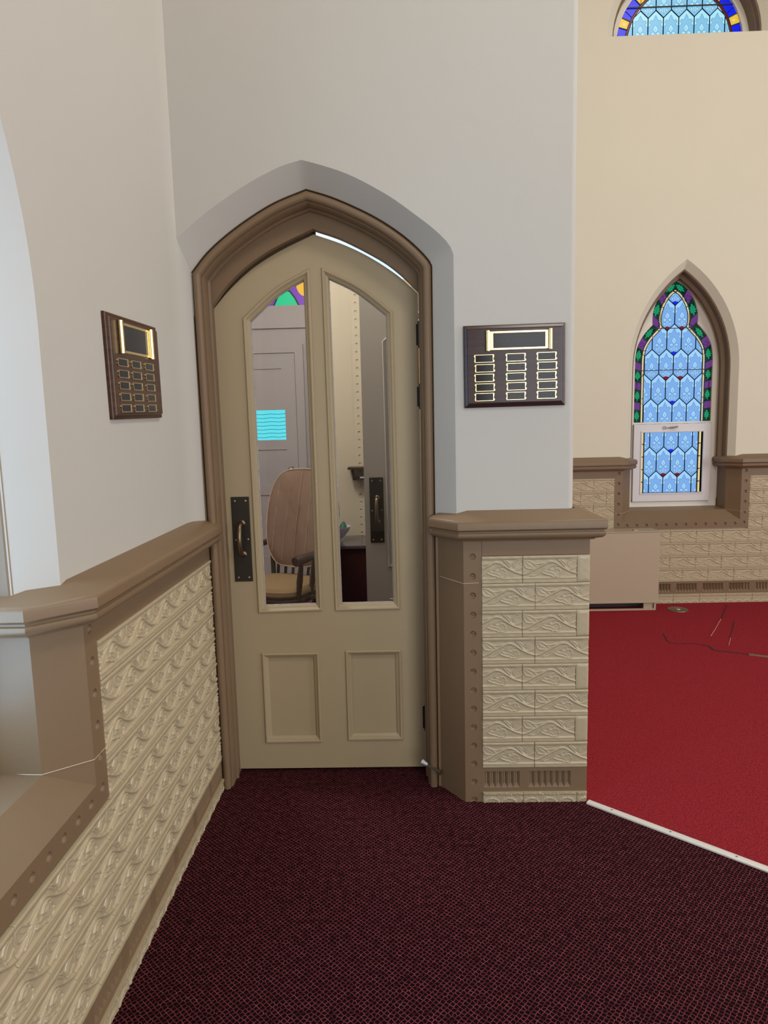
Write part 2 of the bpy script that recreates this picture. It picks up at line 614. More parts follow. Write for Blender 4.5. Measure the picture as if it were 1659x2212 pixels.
def vine_height(u, v):
    """u, v arrays in metres inside one tile (0..TL, 0..PITCH) -> relief height in metres"""
    S = lambda pts: [(a * TL, b * PITCH) for a, b in pts]
    P = np.stack([u, v], -1)
    vn = v / PITCH
    H = np.zeros(u.shape)
    body = inside(P, S([(0.37, 0.36), (0.46, 0.29), (0.52, 0.26), (0.56, 0.215), (0.62, 0.22), (0.66, 0.20), (0.69, 0.26), (0.695, 0.36), (0.66, 0.47), (0.60, 0.55), (0.52, 0.56), (0.48, 0.46)]))
    H = np.maximum(H, body * 0.0016)
    lf = inside(P, S([(0.02, 0.83), (0.12, 0.79), (0.20, 0.69), (0.25, 0.58), (0.24, 0.52), (0.09, 0.54), (0.045, 0.62)]))
    H = np.maximum(H, lf * 0.0010)
    rf = inside(P, S([(0.84, 0.52), (0.82, 0.70), (0.88, 0.82), (1.0, 0.84), (1.0, 0.58), (0.93, 0.50)]))
    H = np.maximum(H, rf * 0.0010)
    sl = inside(P, S([(0.155, 0.26), (0.25, 0.40), (0.42, 0.66), (0.38, 0.52), (0.31, 0.36), (0.25, 0.29)]))
    H = np.maximum(H, sl * 0.0008)
    st = [
        ([(-0.04, 0.33), (0.0, 0.325), (0.08, 0.345), (0.19, 0.46), (0.33, 0.61), (0.42, 0.70), (0.51, 0.765), (0.60, 0.725), (0.74, 0.545), (0.88, 0.40), (1.0, 0.328), (1.04, 0.325)], .0046, .0046, .0068),
        ([(0.51, 0.765), (0.38, 0.725), (0.27, 0.69), (0.20, 0.725)], .0042, .0022, .0045),
        ([(0.02, 0.835), (0.12, 0.80), (0.20, 0.70), (0.27, 0.59)], .0028, .0030, .0042),
        ([(0.02, 0.835), (0.035, 0.66), (0.09, 0.535), (0.25, 0.525)], .0026, .0032, .0042),
        ([(0.05, 0.79), (0.12, 0.67), (0.20, 0.58)], .0016, .0018, .0034),
        ([(0.15, 0.26), (0.25, 0.40), (0.34, 0.53), (0.43, 0.67)], .0026, .0020, .0036),
        ([(0.15, 0.255), (0.25, 0.285), (0.31, 0.36), (0.40, 0.54)], .0028, .0018, .0036),
        ([(0.37, 0.36), (0.46, 0.29), (0.52, 0.265), (0.56, 0.215)], .0028, .0028, .0062),
        ([(0.56, 0.215), (0.61, 0.225), (0.65, 0.20), (0.69, 0.25), (0.70, 0.36)], .0028, .0028, .0062),
        ([(0.40, 0.44), (0.45, 0.40), (0.50, 0.40), (0.56, 0.34), (0.60, 0.28)], .0020, .0016, .0040),
        ([(0.49, 0.50), (0.53, 0.59), (0.59, 0.635), (0.65, 0.60)], .0032, .0026, .0056),
        ([(0.50, 0.49), (0.55, 0.46), (0.60, 0.50), (0.655, 0.50), (0.69, 0.42)], .0026, .0022, .0050),
        ([(0.57, 0.57), (0.61, 0.54), (0.62, 0.47), (0.60, 0.41)], .0020, .0018, .0044),
        ([(0.65, 0.835), (0.72, 0.71), (0.78, 0.57), (0.86, 0.43)], .0030, .0040, .0050),
        ([(0.69, 0.835), (0.76, 0.73), (0.80, 0.62)], .0024, .0020, .0042),
        ([(0.81, 0.70), (0.87, 0.82), (0.95, 0.845), (1.02, 0.84)], .0026, .0026, .0042),
        ([(0.84, 0.60), (0.90, 0.735), (0.99, 0.80)], .0018, .0016, .0034),
        ([(0.83, 0.50), (0.90, 0.485), (0.95, 0.53), (1.02, 0.60)], .0026, .0024, .0042),
    ]
    for pts, a, b, h in st:
        H = np.maximum(H, stroke(P, S(pts), a * 0.85, b * 0.85, h * 0.82))
    # rails at top and bottom
    top = np.clip((vn - 0.855) / 0.03, 0, 1) * 0.0060
    H = np.maximum(H, top * (vn > 0.85))
    H = np.where((vn > 0.885) & (vn < 0.915), H - 0.0016, H)
    H = np.maximum(H, 0.0058 * np.exp(-((vn - 0.165) / 0.022) ** 2))
    H = np.maximum(H, np.clip((0.15 - vn) / 0.02, 0, 1) * 0.0030)
    return H


TILE_CACHE = {}
JOINT = 0.0018


def tile_mesh(a, b, kind='vine'):
    """front relief of a tile spanning a..b of the pattern; local x 0..(b-a), z 0..PITCH, front towards -y"""
    key = (round(a, 3), round(b, 3), kind)
    if key in TILE_CACHE:
        return TILE_CACHE[key]
    w = b - a
    nu = max(6, int(w / 0.0018))
    nv = 62 if kind == 'vine' else 14
    if kind == 'blank':
        nu = 8
    us = np.linspace(0, w, nu)
    vs = np.linspace(0, PITCH, nv)
    U, V = np.meshgrid(us, vs)
    H = vine_height(U + a, V) if kind == 'vine' else np.full(U.shape, 0.0052)
    eu, ev = np.minimum(U, w - U), np.minimum(V, PITCH - V)
    H = H - 0.0016 * np.clip(1 - eu / 0.0020, 0, 1) ** 1.5 - 0.0028 * np.clip(1 - ev / 0.0024, 0, 1) ** 1.5
    rng = np.random.default_rng(int(a * 1000 + b * 77))
    wob = 0.0004 * np.sin(U * 130 + rng.random() * 6) * np.sin(V * 170 + rng.random() * 6)
    H = H + wob
    inset = JOINT * 0.3
    vv = [(min(max(u, inset), w - inset), -h, min(max(v_, inset), PITCH - inset)) for u, v_, h in zip(U.ravel(), V.ravel(), H.ravel())]
    fs = []
    for j in range(nv - 1):
        for i in range(nu - 1):
            k = j * nu + i
            fs.append((k, k + 1, k + nu + 1, k + nu))
    b_ = MB()
    b_.add(vv, fs)
    border = [i for i in range(nu)] + [j * nu + nu - 1 for j in range(1, nv)] + [(nv - 1) * nu + i for i in range(nu - 2, -1, -1)] + [j * nu for j in range(nv - 2, 0, -1)]
    o = len(b_.v)
    b_.v += [(vv[i][0], 0.012, vv[i][2]) for i in border]
    n = len(border)
    for q in range(n):
        r_ = (q + 1) % n
        b_.f.append((border[q], o + q, o + r_, border[r_]))
        b_.mi.append(0)
    me = b_.mesh('vine_tile', TILE, True, 75)
    TILE_CACHE[key] = me
    return me


def tile_row(parent, x0, x1, ztop, phase, blank_end=0.0):
    """tiles of one course from x0 to x1; a joint falls at phase + n*TL"""
    xe = x1 - blank_end
    n = math.floor((x0 - phase) / TL + 1e-6)
    x = x0
    while x < xe - 0.004:
        nxt = min(xe, phase + (n + 1) * TL)
        if nxt - x > 0.004:
            me = tile_mesh(x - (phase + n * TL), nxt - (phase + n * TL))
            link('tile', me, parent, (x + random.uniform(-.0004, .0004), random.uniform(-.0006, .0006), ztop - PITCH))
        x = nxt
        n += 1
    if blank_end:
        link('tile', tile_mesh(0, blank_end, 'blank'), parent, (xe, 0.001, ztop - PITCH))


for k in range(8):
    if k % 2 == 0:
        tile_row(wall_back, 0.312, 0.735, ZT_A - k * PITCH, 0.4715, 0.050)
    else:
        tile_row(wall_back, 0.312, 0.735, ZT_A - k * PITCH, 0.5215)


# fluted base tile, cream plinth tile, dimpled border
def flute_mesh(w, n, h=0.104, x_in=0.018):
    b = MB()
    z0, z1 = 0.018, h - 0.016
    x0, x1 = x_in, x_in + n * 0.0245
    b.prism([(0, 0), (w, 0), (w, h), (0, h)], [[(x0, z0), (x1, z0), (x1, z1), (x0, z1)]], 0.0, 0.015, back=False)
    for i in range(n):
        a, c = x0 + i * 0.0245, x0 + (i + 1) * 0.0245
        mid = (a + c) / 2
        d = 0.013
        vs = [(a, 0, z0), (c, 0, z0), (mid, d, z0 + 0.021), (mid, d, z1), (a, 0, z1), (c, 0, z1)]
        b.add(vs, [(0, 1, 2), (0, 2, 3, 4), (1, 5, 3, 2), (3, 5, 4)])
    return b.mesh('fluted_base_tile', BROWN)


def plain_base(w, h=0.104):
    b = MB()
    b.box(0, w, 0.0, 0.015, 0, h)
    return b.mesh('base_tile', BROWN)


BASE_FULL = flute_mesh(0.218, 7, x_in=0.023)
BASE_CUT = flute_mesh(0.171, 5, x_in=0.004)


def plinth_mesh(w, h, seed):
    b = MB()
    nu, nv = int(w / 0.003), 18
    us, vs = np.linspace(0, w, nu), np.linspace(0, h, nv)
    U, V = np.meshgrid(us, vs)
    H = 0.003 + 0.004 * (V > h * 0.80) + 0.0
    ph = (U / 0.0715) % 1.0
    arc = np.abs(np.hypot((ph - 0.5) * 0.06, V - h * 0.05) - 0.026)
    H = H + 0.0035 * np.exp(-(arc / 0.003) ** 2) * (V < h * 0.78)
    rng = np.random.default_rng(seed)
    H = H + 0.0007 * rng.standard_normal(H.shape)
    e = np.minimum(U, w - U)
    H = H - 0.004 * np.clip(1 - e / 0.003, 0, 1)
    vv = [(u, -hh, v) for u, v, hh in zip(U.ravel(), V.ravel(), H.ravel())]
    fs = [(j * nu + i, j * nu + i + 1, (j + 1) * nu + i + 1, (j + 1) * nu + i) for j in range(nv - 1) for i in range(nu - 1)]
    b.add(vv, fs)
    t = (nv - 1) * nu
    o = len(b.v)
    b.v += [(us[i], 0.012, h) for i in range(nu)]
    for i in range(nu - 1):
        b.f.append((t + i, t + i + 1, o + i + 1, o + i))
        b.mi.append(0)
    return b.mesh('plinth_tile', TILE, True, 60)


PL_CACHE = {}


def base_courses(parent, x0, x1, zrow, phase, cut_first=False, hp=None):
    """brown fluted course below zrow and the cream plinth under it"""
    h = 0.104
    xs = []
    n = math.floor((x0 - phase) / 0.218)
    x = x0
    while x < x1 - 0.005:
        nx = min(x1, phase + (n + 1) * 0.218)
        xs.append((x, nx))
        x = nx
        n += 1
    for a, c in xs:
        w = c - a
        if abs(w - 0.218) < 0.004:
            me = BASE_FULL
        else:
            key = ('b', round(w, 3))
            if key not in PL_CACHE:
                k = max(1, int((w - 0.01) / 0.0245 - (1 if w > 0.19 else 0)))
                PL_CACHE[key] = flute_mesh(w, min(7, k), x_in=0.004) if w > 0.06 else plain_base(w)
            me = PL_CACHE[key]
        link('base_tile', me, parent, (a, 0.0, zrow - h))
        hp_ = zrow - h + 0.012
        key = ('p', round(w, 3), round(hp_, 3))
        if key not in PL_CACHE:
            PL_CACHE[key] = plinth_mesh(w, hp_, len(PL_CACHE))
        link('plinth_tile', PL_CACHE[key], parent, (a, -0.002, -0.012))


base_courses(wall_back, 0.312, 0.735, ZT_A - 8 * PITCH, 0.4755)


def dimple_cell(b, cx, cz, w, h, r=0.0132, mi=0):
    """rectangular cell centred at cx, cz with a spherical dimple sunk into it"""
    n = 16
    ring = [(cx + r * math.cos(2 * PI * k / n), cz + r * math.sin(2 * PI * k / n)) for k in range(n)]
    b.prism([(cx - w / 2, cz - h / 2), (cx + w / 2, cz - h / 2), (cx + w / 2, cz + h / 2), (cx - w / 2, cz + h / 2)], [ring], 0, 0, mi, back=False, sides=False)
    rings = []
    for fr, d in ((1, 0), (0.93, 0.0035), (0.78, 0.0072), (0.55, 0.0090), (0.35, 0.0085), (0.2, 0.0070), (0.02, 0.0066)):
        rings.append([(cx + r * fr * math.cos(2 * PI * k / n), d, cz + r * fr * math.sin(2 * PI * k / n)) for k in range(n)])
    b.skin(rings, True, mi, flip=True)


def dimple_strip(parent, x, z0, n, pitch, w, vertical=True, extra=None):
    b = MB()
    for i in range(n):
        if vertical:
            dimple_cell(b, x, z0 + i * pitch, w, pitch)
        else:
            dimple_cell(b, x + i * pitch, z0, pitch, w)
    if extra:
        for e in extra:
            b.add([(e[0], 0, e[2]), (e[1], 0, e[2]), (e[1], 0, e[3]), (e[0], 0, e[3])], [(0, 1, 2, 3)])
    return build('dimpled_border', b, BROWN, parent, smooth=True, angle=50)


dimple_strip(wall_back, 0.2765, 0.010, 14, 0.0782, 0.071, extra=[(0.241, 0.312, 1.0657, ZT_A + 0.08)])
# mortar line between two blocks of the jamb
mb = MB()
zj = ZT_A - 0.108
mb.tube([(0.150 + 0.004, WF - 0.012, zj + 0.006), (0.239, 0.0, zj), (0.300, -0.001, zj + 0.002)], 0.0016, 6)
build('mortar_line', mb, TILE, wall_back)

# ------------------------------------------------------------------ gothic window niches
TRE = [(0.0, 0.0), (0.084, -0.057), (0.147, -0.146), (0.182, -0.245), (0.188, -0.320), (0.184, -0.352), (0.250, -0.425), (0.300, -0.510), (0.320, -0.600), (0.323, -0.680)]


def lancet(hw, zs, za, zb, n=14):
    """pointed arch outline, counter-clockwise from bottom right: right jamb up, apex, left jamb down"""
    h = za - zs
    r = (h * h + hw * hw) / (2 * hw)
    pts = [(hw, zb)]
    a1 = math.asin(min(1, h / r))
    for k in range(n + 1):
        a = a1 * k / n
        pts.append((hw - r + r * math.cos(a), zs + r * math.sin(a)))
    left = [(-x, z) for x, z in reversed(pts[:-1])]
    return pts + left


def niche_lower(wall, uc, zt, hpitch, vpitch, nh, nv, sides=(-1, 1)):
    """dimpled border, chamfered jambs and sloping sill below the cap; local frame of the wall"""
    h0, h1, h2, d2, d3 = 0.551, 0.484, 0.396, 0.088, 0.250
    zb = zt - 0.430                       # bottom of the border
    zs = zb + 0.068                       # front edge of the sill
    zk = zs + 0.085                       # back edge of the sill
    for s in sides:
        xs = uc + s * (h0 + h1) / 2
        ztop = zt + 0.085
        n = nv
        p = (ztop - zb) / n
        b = MB()
        for i in range(n):
            dimple_cell(b, xs, zb + (i + 0.5) * p, h0 - h1, p)
        build('dimpled_border', b, BROWN, wall, smooth=True, angle=50)
        b = MB()
        q = [(uc + s * h1, 0.0), (uc + s * h2, d2), (uc + s * h2, d3)]
        ring0 = [(x, y, zs - 0.002) for x, y in q]
        ring1 = [(x, y, zt + 0.1) for x, y in q]
        b.skin([ring0, ring1], flip=(s > 0))
        build('jamb_block', b, BROWN, wall)
        b = MB()
        b.tube([(uc + s * (h0 - 0.003), -0.0006, zs + 0.070), (uc + s * h1, -0.0006, zs + 0.070), (uc + s * h2, d2, zs + 0.078), (uc + s * h2, d3, zs + 0.082)], 0.0013, 6)
        build('mortar_line', b, TILE, wall)
    b = MB()
    p = 2 * h1 / nh
    for i in range(nh):
        dimple_cell(b, uc - h1 + (i + 0.5) * p, (zb + zs) / 2, p, zs - zb)
    build('dimpled_border', b, BROWN, wall, smooth=True, angle=50)
    b = MB()
    secs = [(h1, 0.0, zs), (h2, d2, zs + 0.076), (h2, 0.246, zs + 0.088), (h2, 0.248, zk + 0.07)]
    b.skin([[(uc - h_, y_, z_), (uc + h_, y_, z_)] for h_, y_, z_ in secs])
    build('sill', b, BROWN, wall)
    return zb, zs, zk


def niche_upper(wall, uc, zt, za, mat_pl, wp):
    """plaster splay + brown reveal moulding above the cap"""
    hw0 = 0.444
    zs = za - 0.85
    o = lancet(hw0, zs, za, zt + 0.15)
    i_ = lancet(hw0 - 0.050, zs, za - 0.070, zt + 0.15)
    b = MB()
    b.skin([[(uc + x, wp, z) for x, z in o], [(uc + x, wp + 0.050, z) for x, z in i_]], flip=False)
    build('splay', b, mat_pl, wall, smooth=True, angle=30)
    b = MB()
    j = lancet(hw0 - 0.056, zs, za - 0.080, zt + 0.10)
    k = lancet(hw0 - 0.066, zs, za - 0.098, zt + 0.10)
    k2 = lancet(hw0 - 0.082, zs, za - 0.118, zt + 0.10)
    b.skin([[(uc + x, wp + 0.046, z) for x, z in lancet(hw0 - 0.047, zs, za - 0.066, zt + 0.10)],
            [(uc + x, wp + 0.052, z) for x, z in j],
            [(uc + x, wp + 0.120, z) for x, z in j],
            [(uc + x, wp + 0.132, z) for x, z in k2],
            [(uc + x, wp + 0.150, z) for x, z in k2],
            [(uc + x, wp + 0.158, z) for x, z in k],
            [(uc + x, wp + 0.215, z) for x, z in k]], flip=False)
    build('reveal_moulding', b, BROWN, wall, smooth=True, angle=30)
    return o


# ---- left wall (wainscot face at XB, plaster set back)
UB = 1.130
WPB = 0.040
wl_arch = lancet(0.470, 1.80, 2.72, 1.15)
mb = MB()
outl = [(-4.0, 1.15), (UB - 0.470, 1.15)]
arch_ccw = [(UB + x, z) for x, z in wl_arch]
poly = [(-4.0, 7.0), (-4.0, 1.15)] + list(reversed(arch_ccw)) + [(2.58, 1.15), (2.58, 7.0)]
mb.prism(poly, [], WPB, WPB, back=False, sides=False)
# the plaster eases forward to meet the door frame
bend = [(2.58, WPB), (2.62, WPB - 0.001), (2.66, WPB - 0.006), (2.70, WPB - 0.017), (2.735, WPB - 0.030), (2.76, WPB - 0.034)]
mb.skin([[(u, w, 1.15) for u, w in bend], [(u, w, 2.9 if u > 2.665 else 7.0) for u, w in bend]])
wall_left = build('wall_left', mb, PLASTER, loc=(XB, 0, 0), rot=(0, 0, PI / 2), smooth=True, angle=25, kind='structure')
mb = MB()
i_ = lancet(0.470 - 0.074, 1.80, 2.62, 1.15)
mb.skin([[(UB + x, WPB, z) for x, z in wl_arch], [(UB + x, WPB + 0.082, z) for x, z in i_]])
build('splay', mb, PLASTER, wall_left, smooth=True, angle=30)
mb = MB()
j_ = lancet(0.470 - 0.076, 1.80, 2.61, 1.10)
mb.skin([[(UB + x, WPB + 0.077, z) for x, z in lancet(0.470 - 0.070, 1.80, 2.63, 1.10)], [(UB + x, WPB + 0.086, z) for x, z in j_], [(UB + x, WPB + 0.23, z) for x, z in j_]])
build('reveal_moulding', mb, BROWN, wall_left, smooth=True, angle=30)
zbB, zsB, zkB = niche_lower(wall_left, UB, ZT_B, 0.0707, 0.083, 14, 6)
cap(wall_left, [(UB + 0.396, 0.245), (UB + 0.396, 0.088), (UB + 0.484, 0.0), (2.755, 0.0)], ZT_B)
cap(wall_left, [(-1.0, 0.0), (UB - 0.484, 0.0), (UB - 0.396, 0.088), (UB - 0.396, 0.245)], ZT_B)
mb = MB()
mb.box(UB + 0.551, 2.75, 0.0, 0.03, ZT_B, ZT_B + 0.085)
build('top_band', mb, BROWN, wall_left)
for k in range(8):
    zt = ZT_B - k * PITCH
    ph = 1.860 if k % 2 == 0 else 1.860 + 0.108
    if zt - PITCH > zbB - 0.015:
        tile_row(wall_left, UB + 0.551, 2.735, zt, ph)
        tile_row(wall_left, 0.15, UB - 0.551, zt, ph)
    else:
        tile_row(wall_left, 0.15, 2.735, zt, ph)
base_courses(wall_left, 0.15, 2.735, ZT_B - 8 * PITCH + 0.022, 0.61)
mb = MB()
mb.box(-4, UB - 0.54, 0.012, 0.30, -0.02, ZT_B + 0.14)
mb.box(UB - 0.54, UB + 0.54, 0.016, 0.30, -0.02, zbB + 0.03)
mb.box(UB + 0.54, 2.74, 0.012, 0.30, -0.02, ZT_B + 0.14)
mb.box(-4, 0.15, 0.0, 0.30, -0.02, ZT_B + 0.08)
build('wall_core', mb, GROUT, wall_left)

# ---- far wall of the sanctuary
UC = 2.316
WPC = 0.040
ZA_C = 2.797
wall_far = None
o_arch = lancet(0.444, ZA_C - 0.85, ZA_C, 1.18)
UW, ZW = 2.280, 4.485                     # centre and sill of the round-headed upper window
n = 28
semi = [(UW + 0.625 * math.cos(PI * k / n), ZW - 0.03 + 0.66 * math.sin(PI * k / n)) for k in range(n + 1)]
mb = MB()
poly = [(0.66, 7.0), (0.66, 1.18)] + list(reversed([(UC + x, z) for x, z in o_arch])) + [(7.05, 1.18), (7.05, 7.0)]
mb.prism(poly, [semi], WPC, WPC, back=False, sides=False)
wall_far = build('wall_far', mb, PLASTER_C, loc=(0, YC, 0), smooth=False, kind='structure')
niche_upper(wall_far, UC, ZT_C, ZA_C, PLASTER_C, WPC)
zbC, zsC, zkC = niche_lower(wall_far, UC, ZT_C, 0.079, 0.087, 12, 6)
cap(wall_far, [(UC + 0.396, 0.235), (UC + 0.396, 0.088), (UC + 0.484, 0.0), (7.0, 0.0)], ZT_C)
cap(wall_far, [(0.74, 0.0), (UC - 0.484, 0.0), (UC - 0.396, 0.088), (UC - 0.396, 0.235)], ZT_C)
mb = MB()
mb.box(UC + 0.551, 7.0, 0.0, 0.03, ZT_C, ZT_C + 0.085)
build('top_band', mb, BROWN, wall_far)
mb = MB()
mb.box(0.74, UC - 0.551, 0.0, 0.03, ZT_C, ZT_C + 0.085)
build('top_band', mb, BROWN, wall_far)
for k in range(8):
    zt = ZT_C - k * PITCH
    ph = 2.02 if k % 2 == 0 else 2.02 + 0.107
    if zt - PITCH > zbC - 0.015:
        tile_row(wall_far, 0.76, UC - 0.551, zt, ph)
        tile_row(wall_far, UC + 0.551, 4.05, zt, ph)
    else:
        tile_row(wall_far, 0.76, 4.05, zt, ph)
base_courses(wall_far, 0.76, 4.05, ZT_C - 8 * PITCH, 1.40)
mb = MB()
mb.box(0.70, UC - 0.54, 0.012, 0.30, -0.05, ZT_C + 0.14)
mb.box(UC - 0.54, UC + 0.54, 0.016, 0.30, -0.05, zbC + 0.03)
mb.box(UC + 0.54, 7.0, 0.012, 0.30, -0.05, ZT_C + 0.14)
mb.box(4.05, 7.0, 0.0, 0.3, -0.05, ZT_C + 0.08)
build('wall_core', mb, GROUT, wall_far)

# ------------------------------------------------------------------ stained glass windows
PW, RP, PT = 0.1205, 0.2045, 0.056       # pane width, row pitch, point height
GY = 0.262                                # depth of the glass


def ribbon(b, pts, w, y, mi):
    pts = [tuple(p) for p in pts]
    l, r = offset(pts, w / 2), offset(pts, -w / 2)
    vs = [(p[0], y, p[1]) for p in l] + [(p[0], y, p[1]) for p in r]
    n_ = len(pts)
    b.add(vs, [(n_ + i, n_ + i + 1, i + 1, i) for i in range(n_ - 1)], mi)


def blob(b, pts, y, mi, line=0.0016, y2=None):
    b.prism(pts, [], y, y, mi, back=False, sides=False)
    if line:
        ribbon(b, list(pts) + [pts[0]], line, y - 0.0002, 2)


def pane_mesh(name, mats, scale=1.0):
    """pointed quarry with painted border and palmette; origin at the bottom point"""
    b = MB()
    w, side, pt = PW / 2, RP - PT, PT
    b.prism([(0, 0), (w, pt), (w, pt + side), (0, 2 * pt + side), (-w, pt + side), (-w, pt)], [], 0, 0, 0, back=False, sides=False)
    T = 2 * pt + side
    # pale cusped border at the head
    cus = [(-w, T - 0.125), (-w * .62, T - 0.105), (-w * .80, T - 0.088), (-w * .62, T - 0.072), (-w * .35, T - 0.075), (-w * .2, T - 0.058), (0, T - 0.035)]
    cur = crom(cus, 4)
    full = cur + [(-x, z) for x, z in reversed(cur[:-1])]
    b.prism([(w, pt + side), (0, T), (-w, pt + side)] + full, [], -0.0006, -0.0006, 1, back=False, sides=False)
    ribbon(b, full, 0.0018, -0.0009, 2)
    c = 0.088
    leaf = crom([(0, c + 0.068), (0.012, c + 0.050), (0.019, c + 0.034), (0.012, c + 0.020), (0.004, c + 0.010)], 3)
    blob(b, leaf + [(-x, z) for x, z in reversed(leaf)], -0.0006, 1)
    ribbon(b, [(0, c + 0.040), (0, c + 0.022)], 0.002, -0.0009, 2)
    for s in (-1, 1):
        side_l = [(0.004, c + 0.004), (0.012, c + 0.012), (0.024, c + 0.014), (0.040, c + 0.004), (0.030, c - 0.004), (0.026, c - 0.012), (0.014, c - 0.006)]
        side_l = [(s * x, z) for x, z in side_l]
        blob(b, side_l if s > 0 else list(reversed(side_l)), -0.0006, 1)
        st_ = crom([(0.004, c - 0.006), (0.010, c - 0.022), (0.008, c - 0.040), (0.016, c - 0.054)], 4)
        ribbon(b, [(s * x, z) for x, z in st_], 0.006, -0.0006, 1)
        ribbon(b, [(s * (x + 0.0035), z) for x, z in st_], 0.0014, -0.0009, 2)
        bud = [(s * (0.022 + 0.008 * math.cos(t)), c - 0.032 + 0.012 * math.sin(t)) for t in np.linspace(0, 2 * PI, 9)[:-1]]
        blob(b, bud if s > 0 else list(reversed(bud)), -0.0006, 1, 0.0013)
    ribbon(b, [(-0.010, c - 0.062), (0, c - 0.050), (0.010, c - 0.062)], 0.0014, -0.0009, 2)
    return b.mesh(name, mats)


PANE = pane_mesh('pane', [G_MID, G_LIGHT, G_LINE])
PANE_UP = pane_mesh('pane', [G_AQUA, G_AQUAL, G_LINE])


def quarries(win, me, uc, zpeak0, r0, r1, test, came, gy):
    """hexagon lattice; zpeak0 is the z of the top points of row 0; test(x, z0, z1) keeps a pane"""
    T = RP + PT
    for r in range(r0, r1):
        ztop = zpeak0 - r * RP
        shift = PW / 2 if r % 2 == 0 else 0.0
        for c in range(-6, 7):
            x = shift + c * PW
            if not test(x, ztop - T, ztop):
                continue
            link('pane', me, win, (uc + x, gy, ztop - T))
            w = PW / 2
            p = [(uc + x, ztop), (uc + x - w, ztop - PT), (uc + x - w, ztop - RP), (uc + x, ztop - T)]
            ribbon3(came, p[0], p[1], gy)
            ribbon3(came, p[1], p[2], gy)
            ribbon3(came, p[2], p[3], gy)
            ribbon3(came, p[0], (uc + x + w, ztop - PT), gy)
            ribbon3(came, (uc + x + w, ztop - PT), (uc + x + w, ztop - RP), gy)
            ribbon3(came, (uc + x + w, ztop - RP), p[3], gy)


def ribbon3(b, a, c, gy, w=0.0064):
    a, c = Vector(a), Vector(c)
    d = (c - a).normalized()
    nrm = Vector((-d.y, d.x)) * w / 2
    q = [a + nrm, c + nrm, c - nrm, a - nrm]
    f, k = gy - 0.004, gy + 0.001
    vs = [(p.x, f, p.y) for p in q] + [(p.x, k, p.y) for p in q]
    b.add(vs, [(0, 1, 2, 3), (3, 2, 1, 0), (0, 4, 5, 1), (2, 6, 7, 3)])


def fan(b, x, z, gy, w=0.024, h=0.020):
    """small accent set in the valley between two pane points (bottom point at x, z)"""
    pts = [(x, z), (x + w * 0.95, z + 0.021)] + [(x + w * math.cos(t), z + 0.021 + 0.010 * math.sin(t)) for t in np.linspace(0.2, PI - 0.2, 7)] + [(x - w * 0.95, z + 0.021)]
    b.prism(pts, [], gy - 0.0022, gy - 0.0022, back=False, sides=False)


window_1 = empty('window_1', (0, YC, 0), kind='structure')
ZAP = 2.673
tr_right = []
tr_right = crom([(x, ZAP + z) for x, z in TRE[:6]], 4)[:-1] + crom([(x, ZAP + z) for x, z in TRE[5:]], 4)
glass_out = [(0.323, 1.515)] + list(reversed(tr_right)) + [(-x, z) for x, z in tr_right[1:]] + [(-0.323, 1.515)]
# plate with the trefoil-headed light
plate_o = lancet(0.392, ZA_C - 0.85, ZA_C - 0.085, 0.79)
mb = MB()
hole = [(UC + x, z) for x, z in glass_out]
sashhole = [(UC + 0.330, 0.835), (UC + 0.330, 1.500), (UC - 0.330, 1.500), (UC - 0.330, 0.835)]
mb.prism([(UC + x, z) for x, z in plate_o], [hole, sashhole], 0.240, 0.275)
build('window_plate', mb, WINFRAME, window_1, bevel=0.003)
came = MB()
quarries(window_1, PANE, UC + 0.003, 2.122, -3, 6, lambda x, a, c: abs(x) < 0.31 and (c > 1.45 or abs(x) < 0.27) and not (c > 2.42 and abs(x) > 0.12) and a < 2.58 and not (c > 2.36 and abs(x) > 0.20), came, GY)
build('lead_came', came, LEAD, window_1)
for nm, mm, spots in (('accent_pane', G_BLUE, [(0, 2.066), (0, 2.066 + 2 * RP), (0, 2.066 - 2 * RP), (0, 2.066 - 4 * RP)]),
                      ('accent_pane', G_RED, [(-PW / 2, 2.066 - RP), (PW / 2, 2.066 - RP), (-PW / 2, 2.066 + RP), (PW / 2, 2.066 + RP), (-PW / 2, 2.066 - 5 * RP), (PW / 2, 2.066 - 5 * RP)])):
    for x, z in spots:
        b = MB()
        fan(b, 0, 0, 0)
        build(nm, b, mm, window_1, (UC + 0.003 + x, GY - 0.002, z + 0.004))


def along(path):
    P = [Vector(p) for p in path]
    d = [0]
    for i in range(1, len(P)):
        d.append(d[-1] + (P[i] - P[i - 1]).length)
    return P, d


def at_len(P, d, t):
    for i in range(len(d) - 1):
        if t <= d[i + 1] or i == len(d) - 2:
            u = (t - d[i]) / max(1e-9, d[i + 1] - d[i])
            return P[i].lerp(P[i + 1], max(0, min(1, u)))


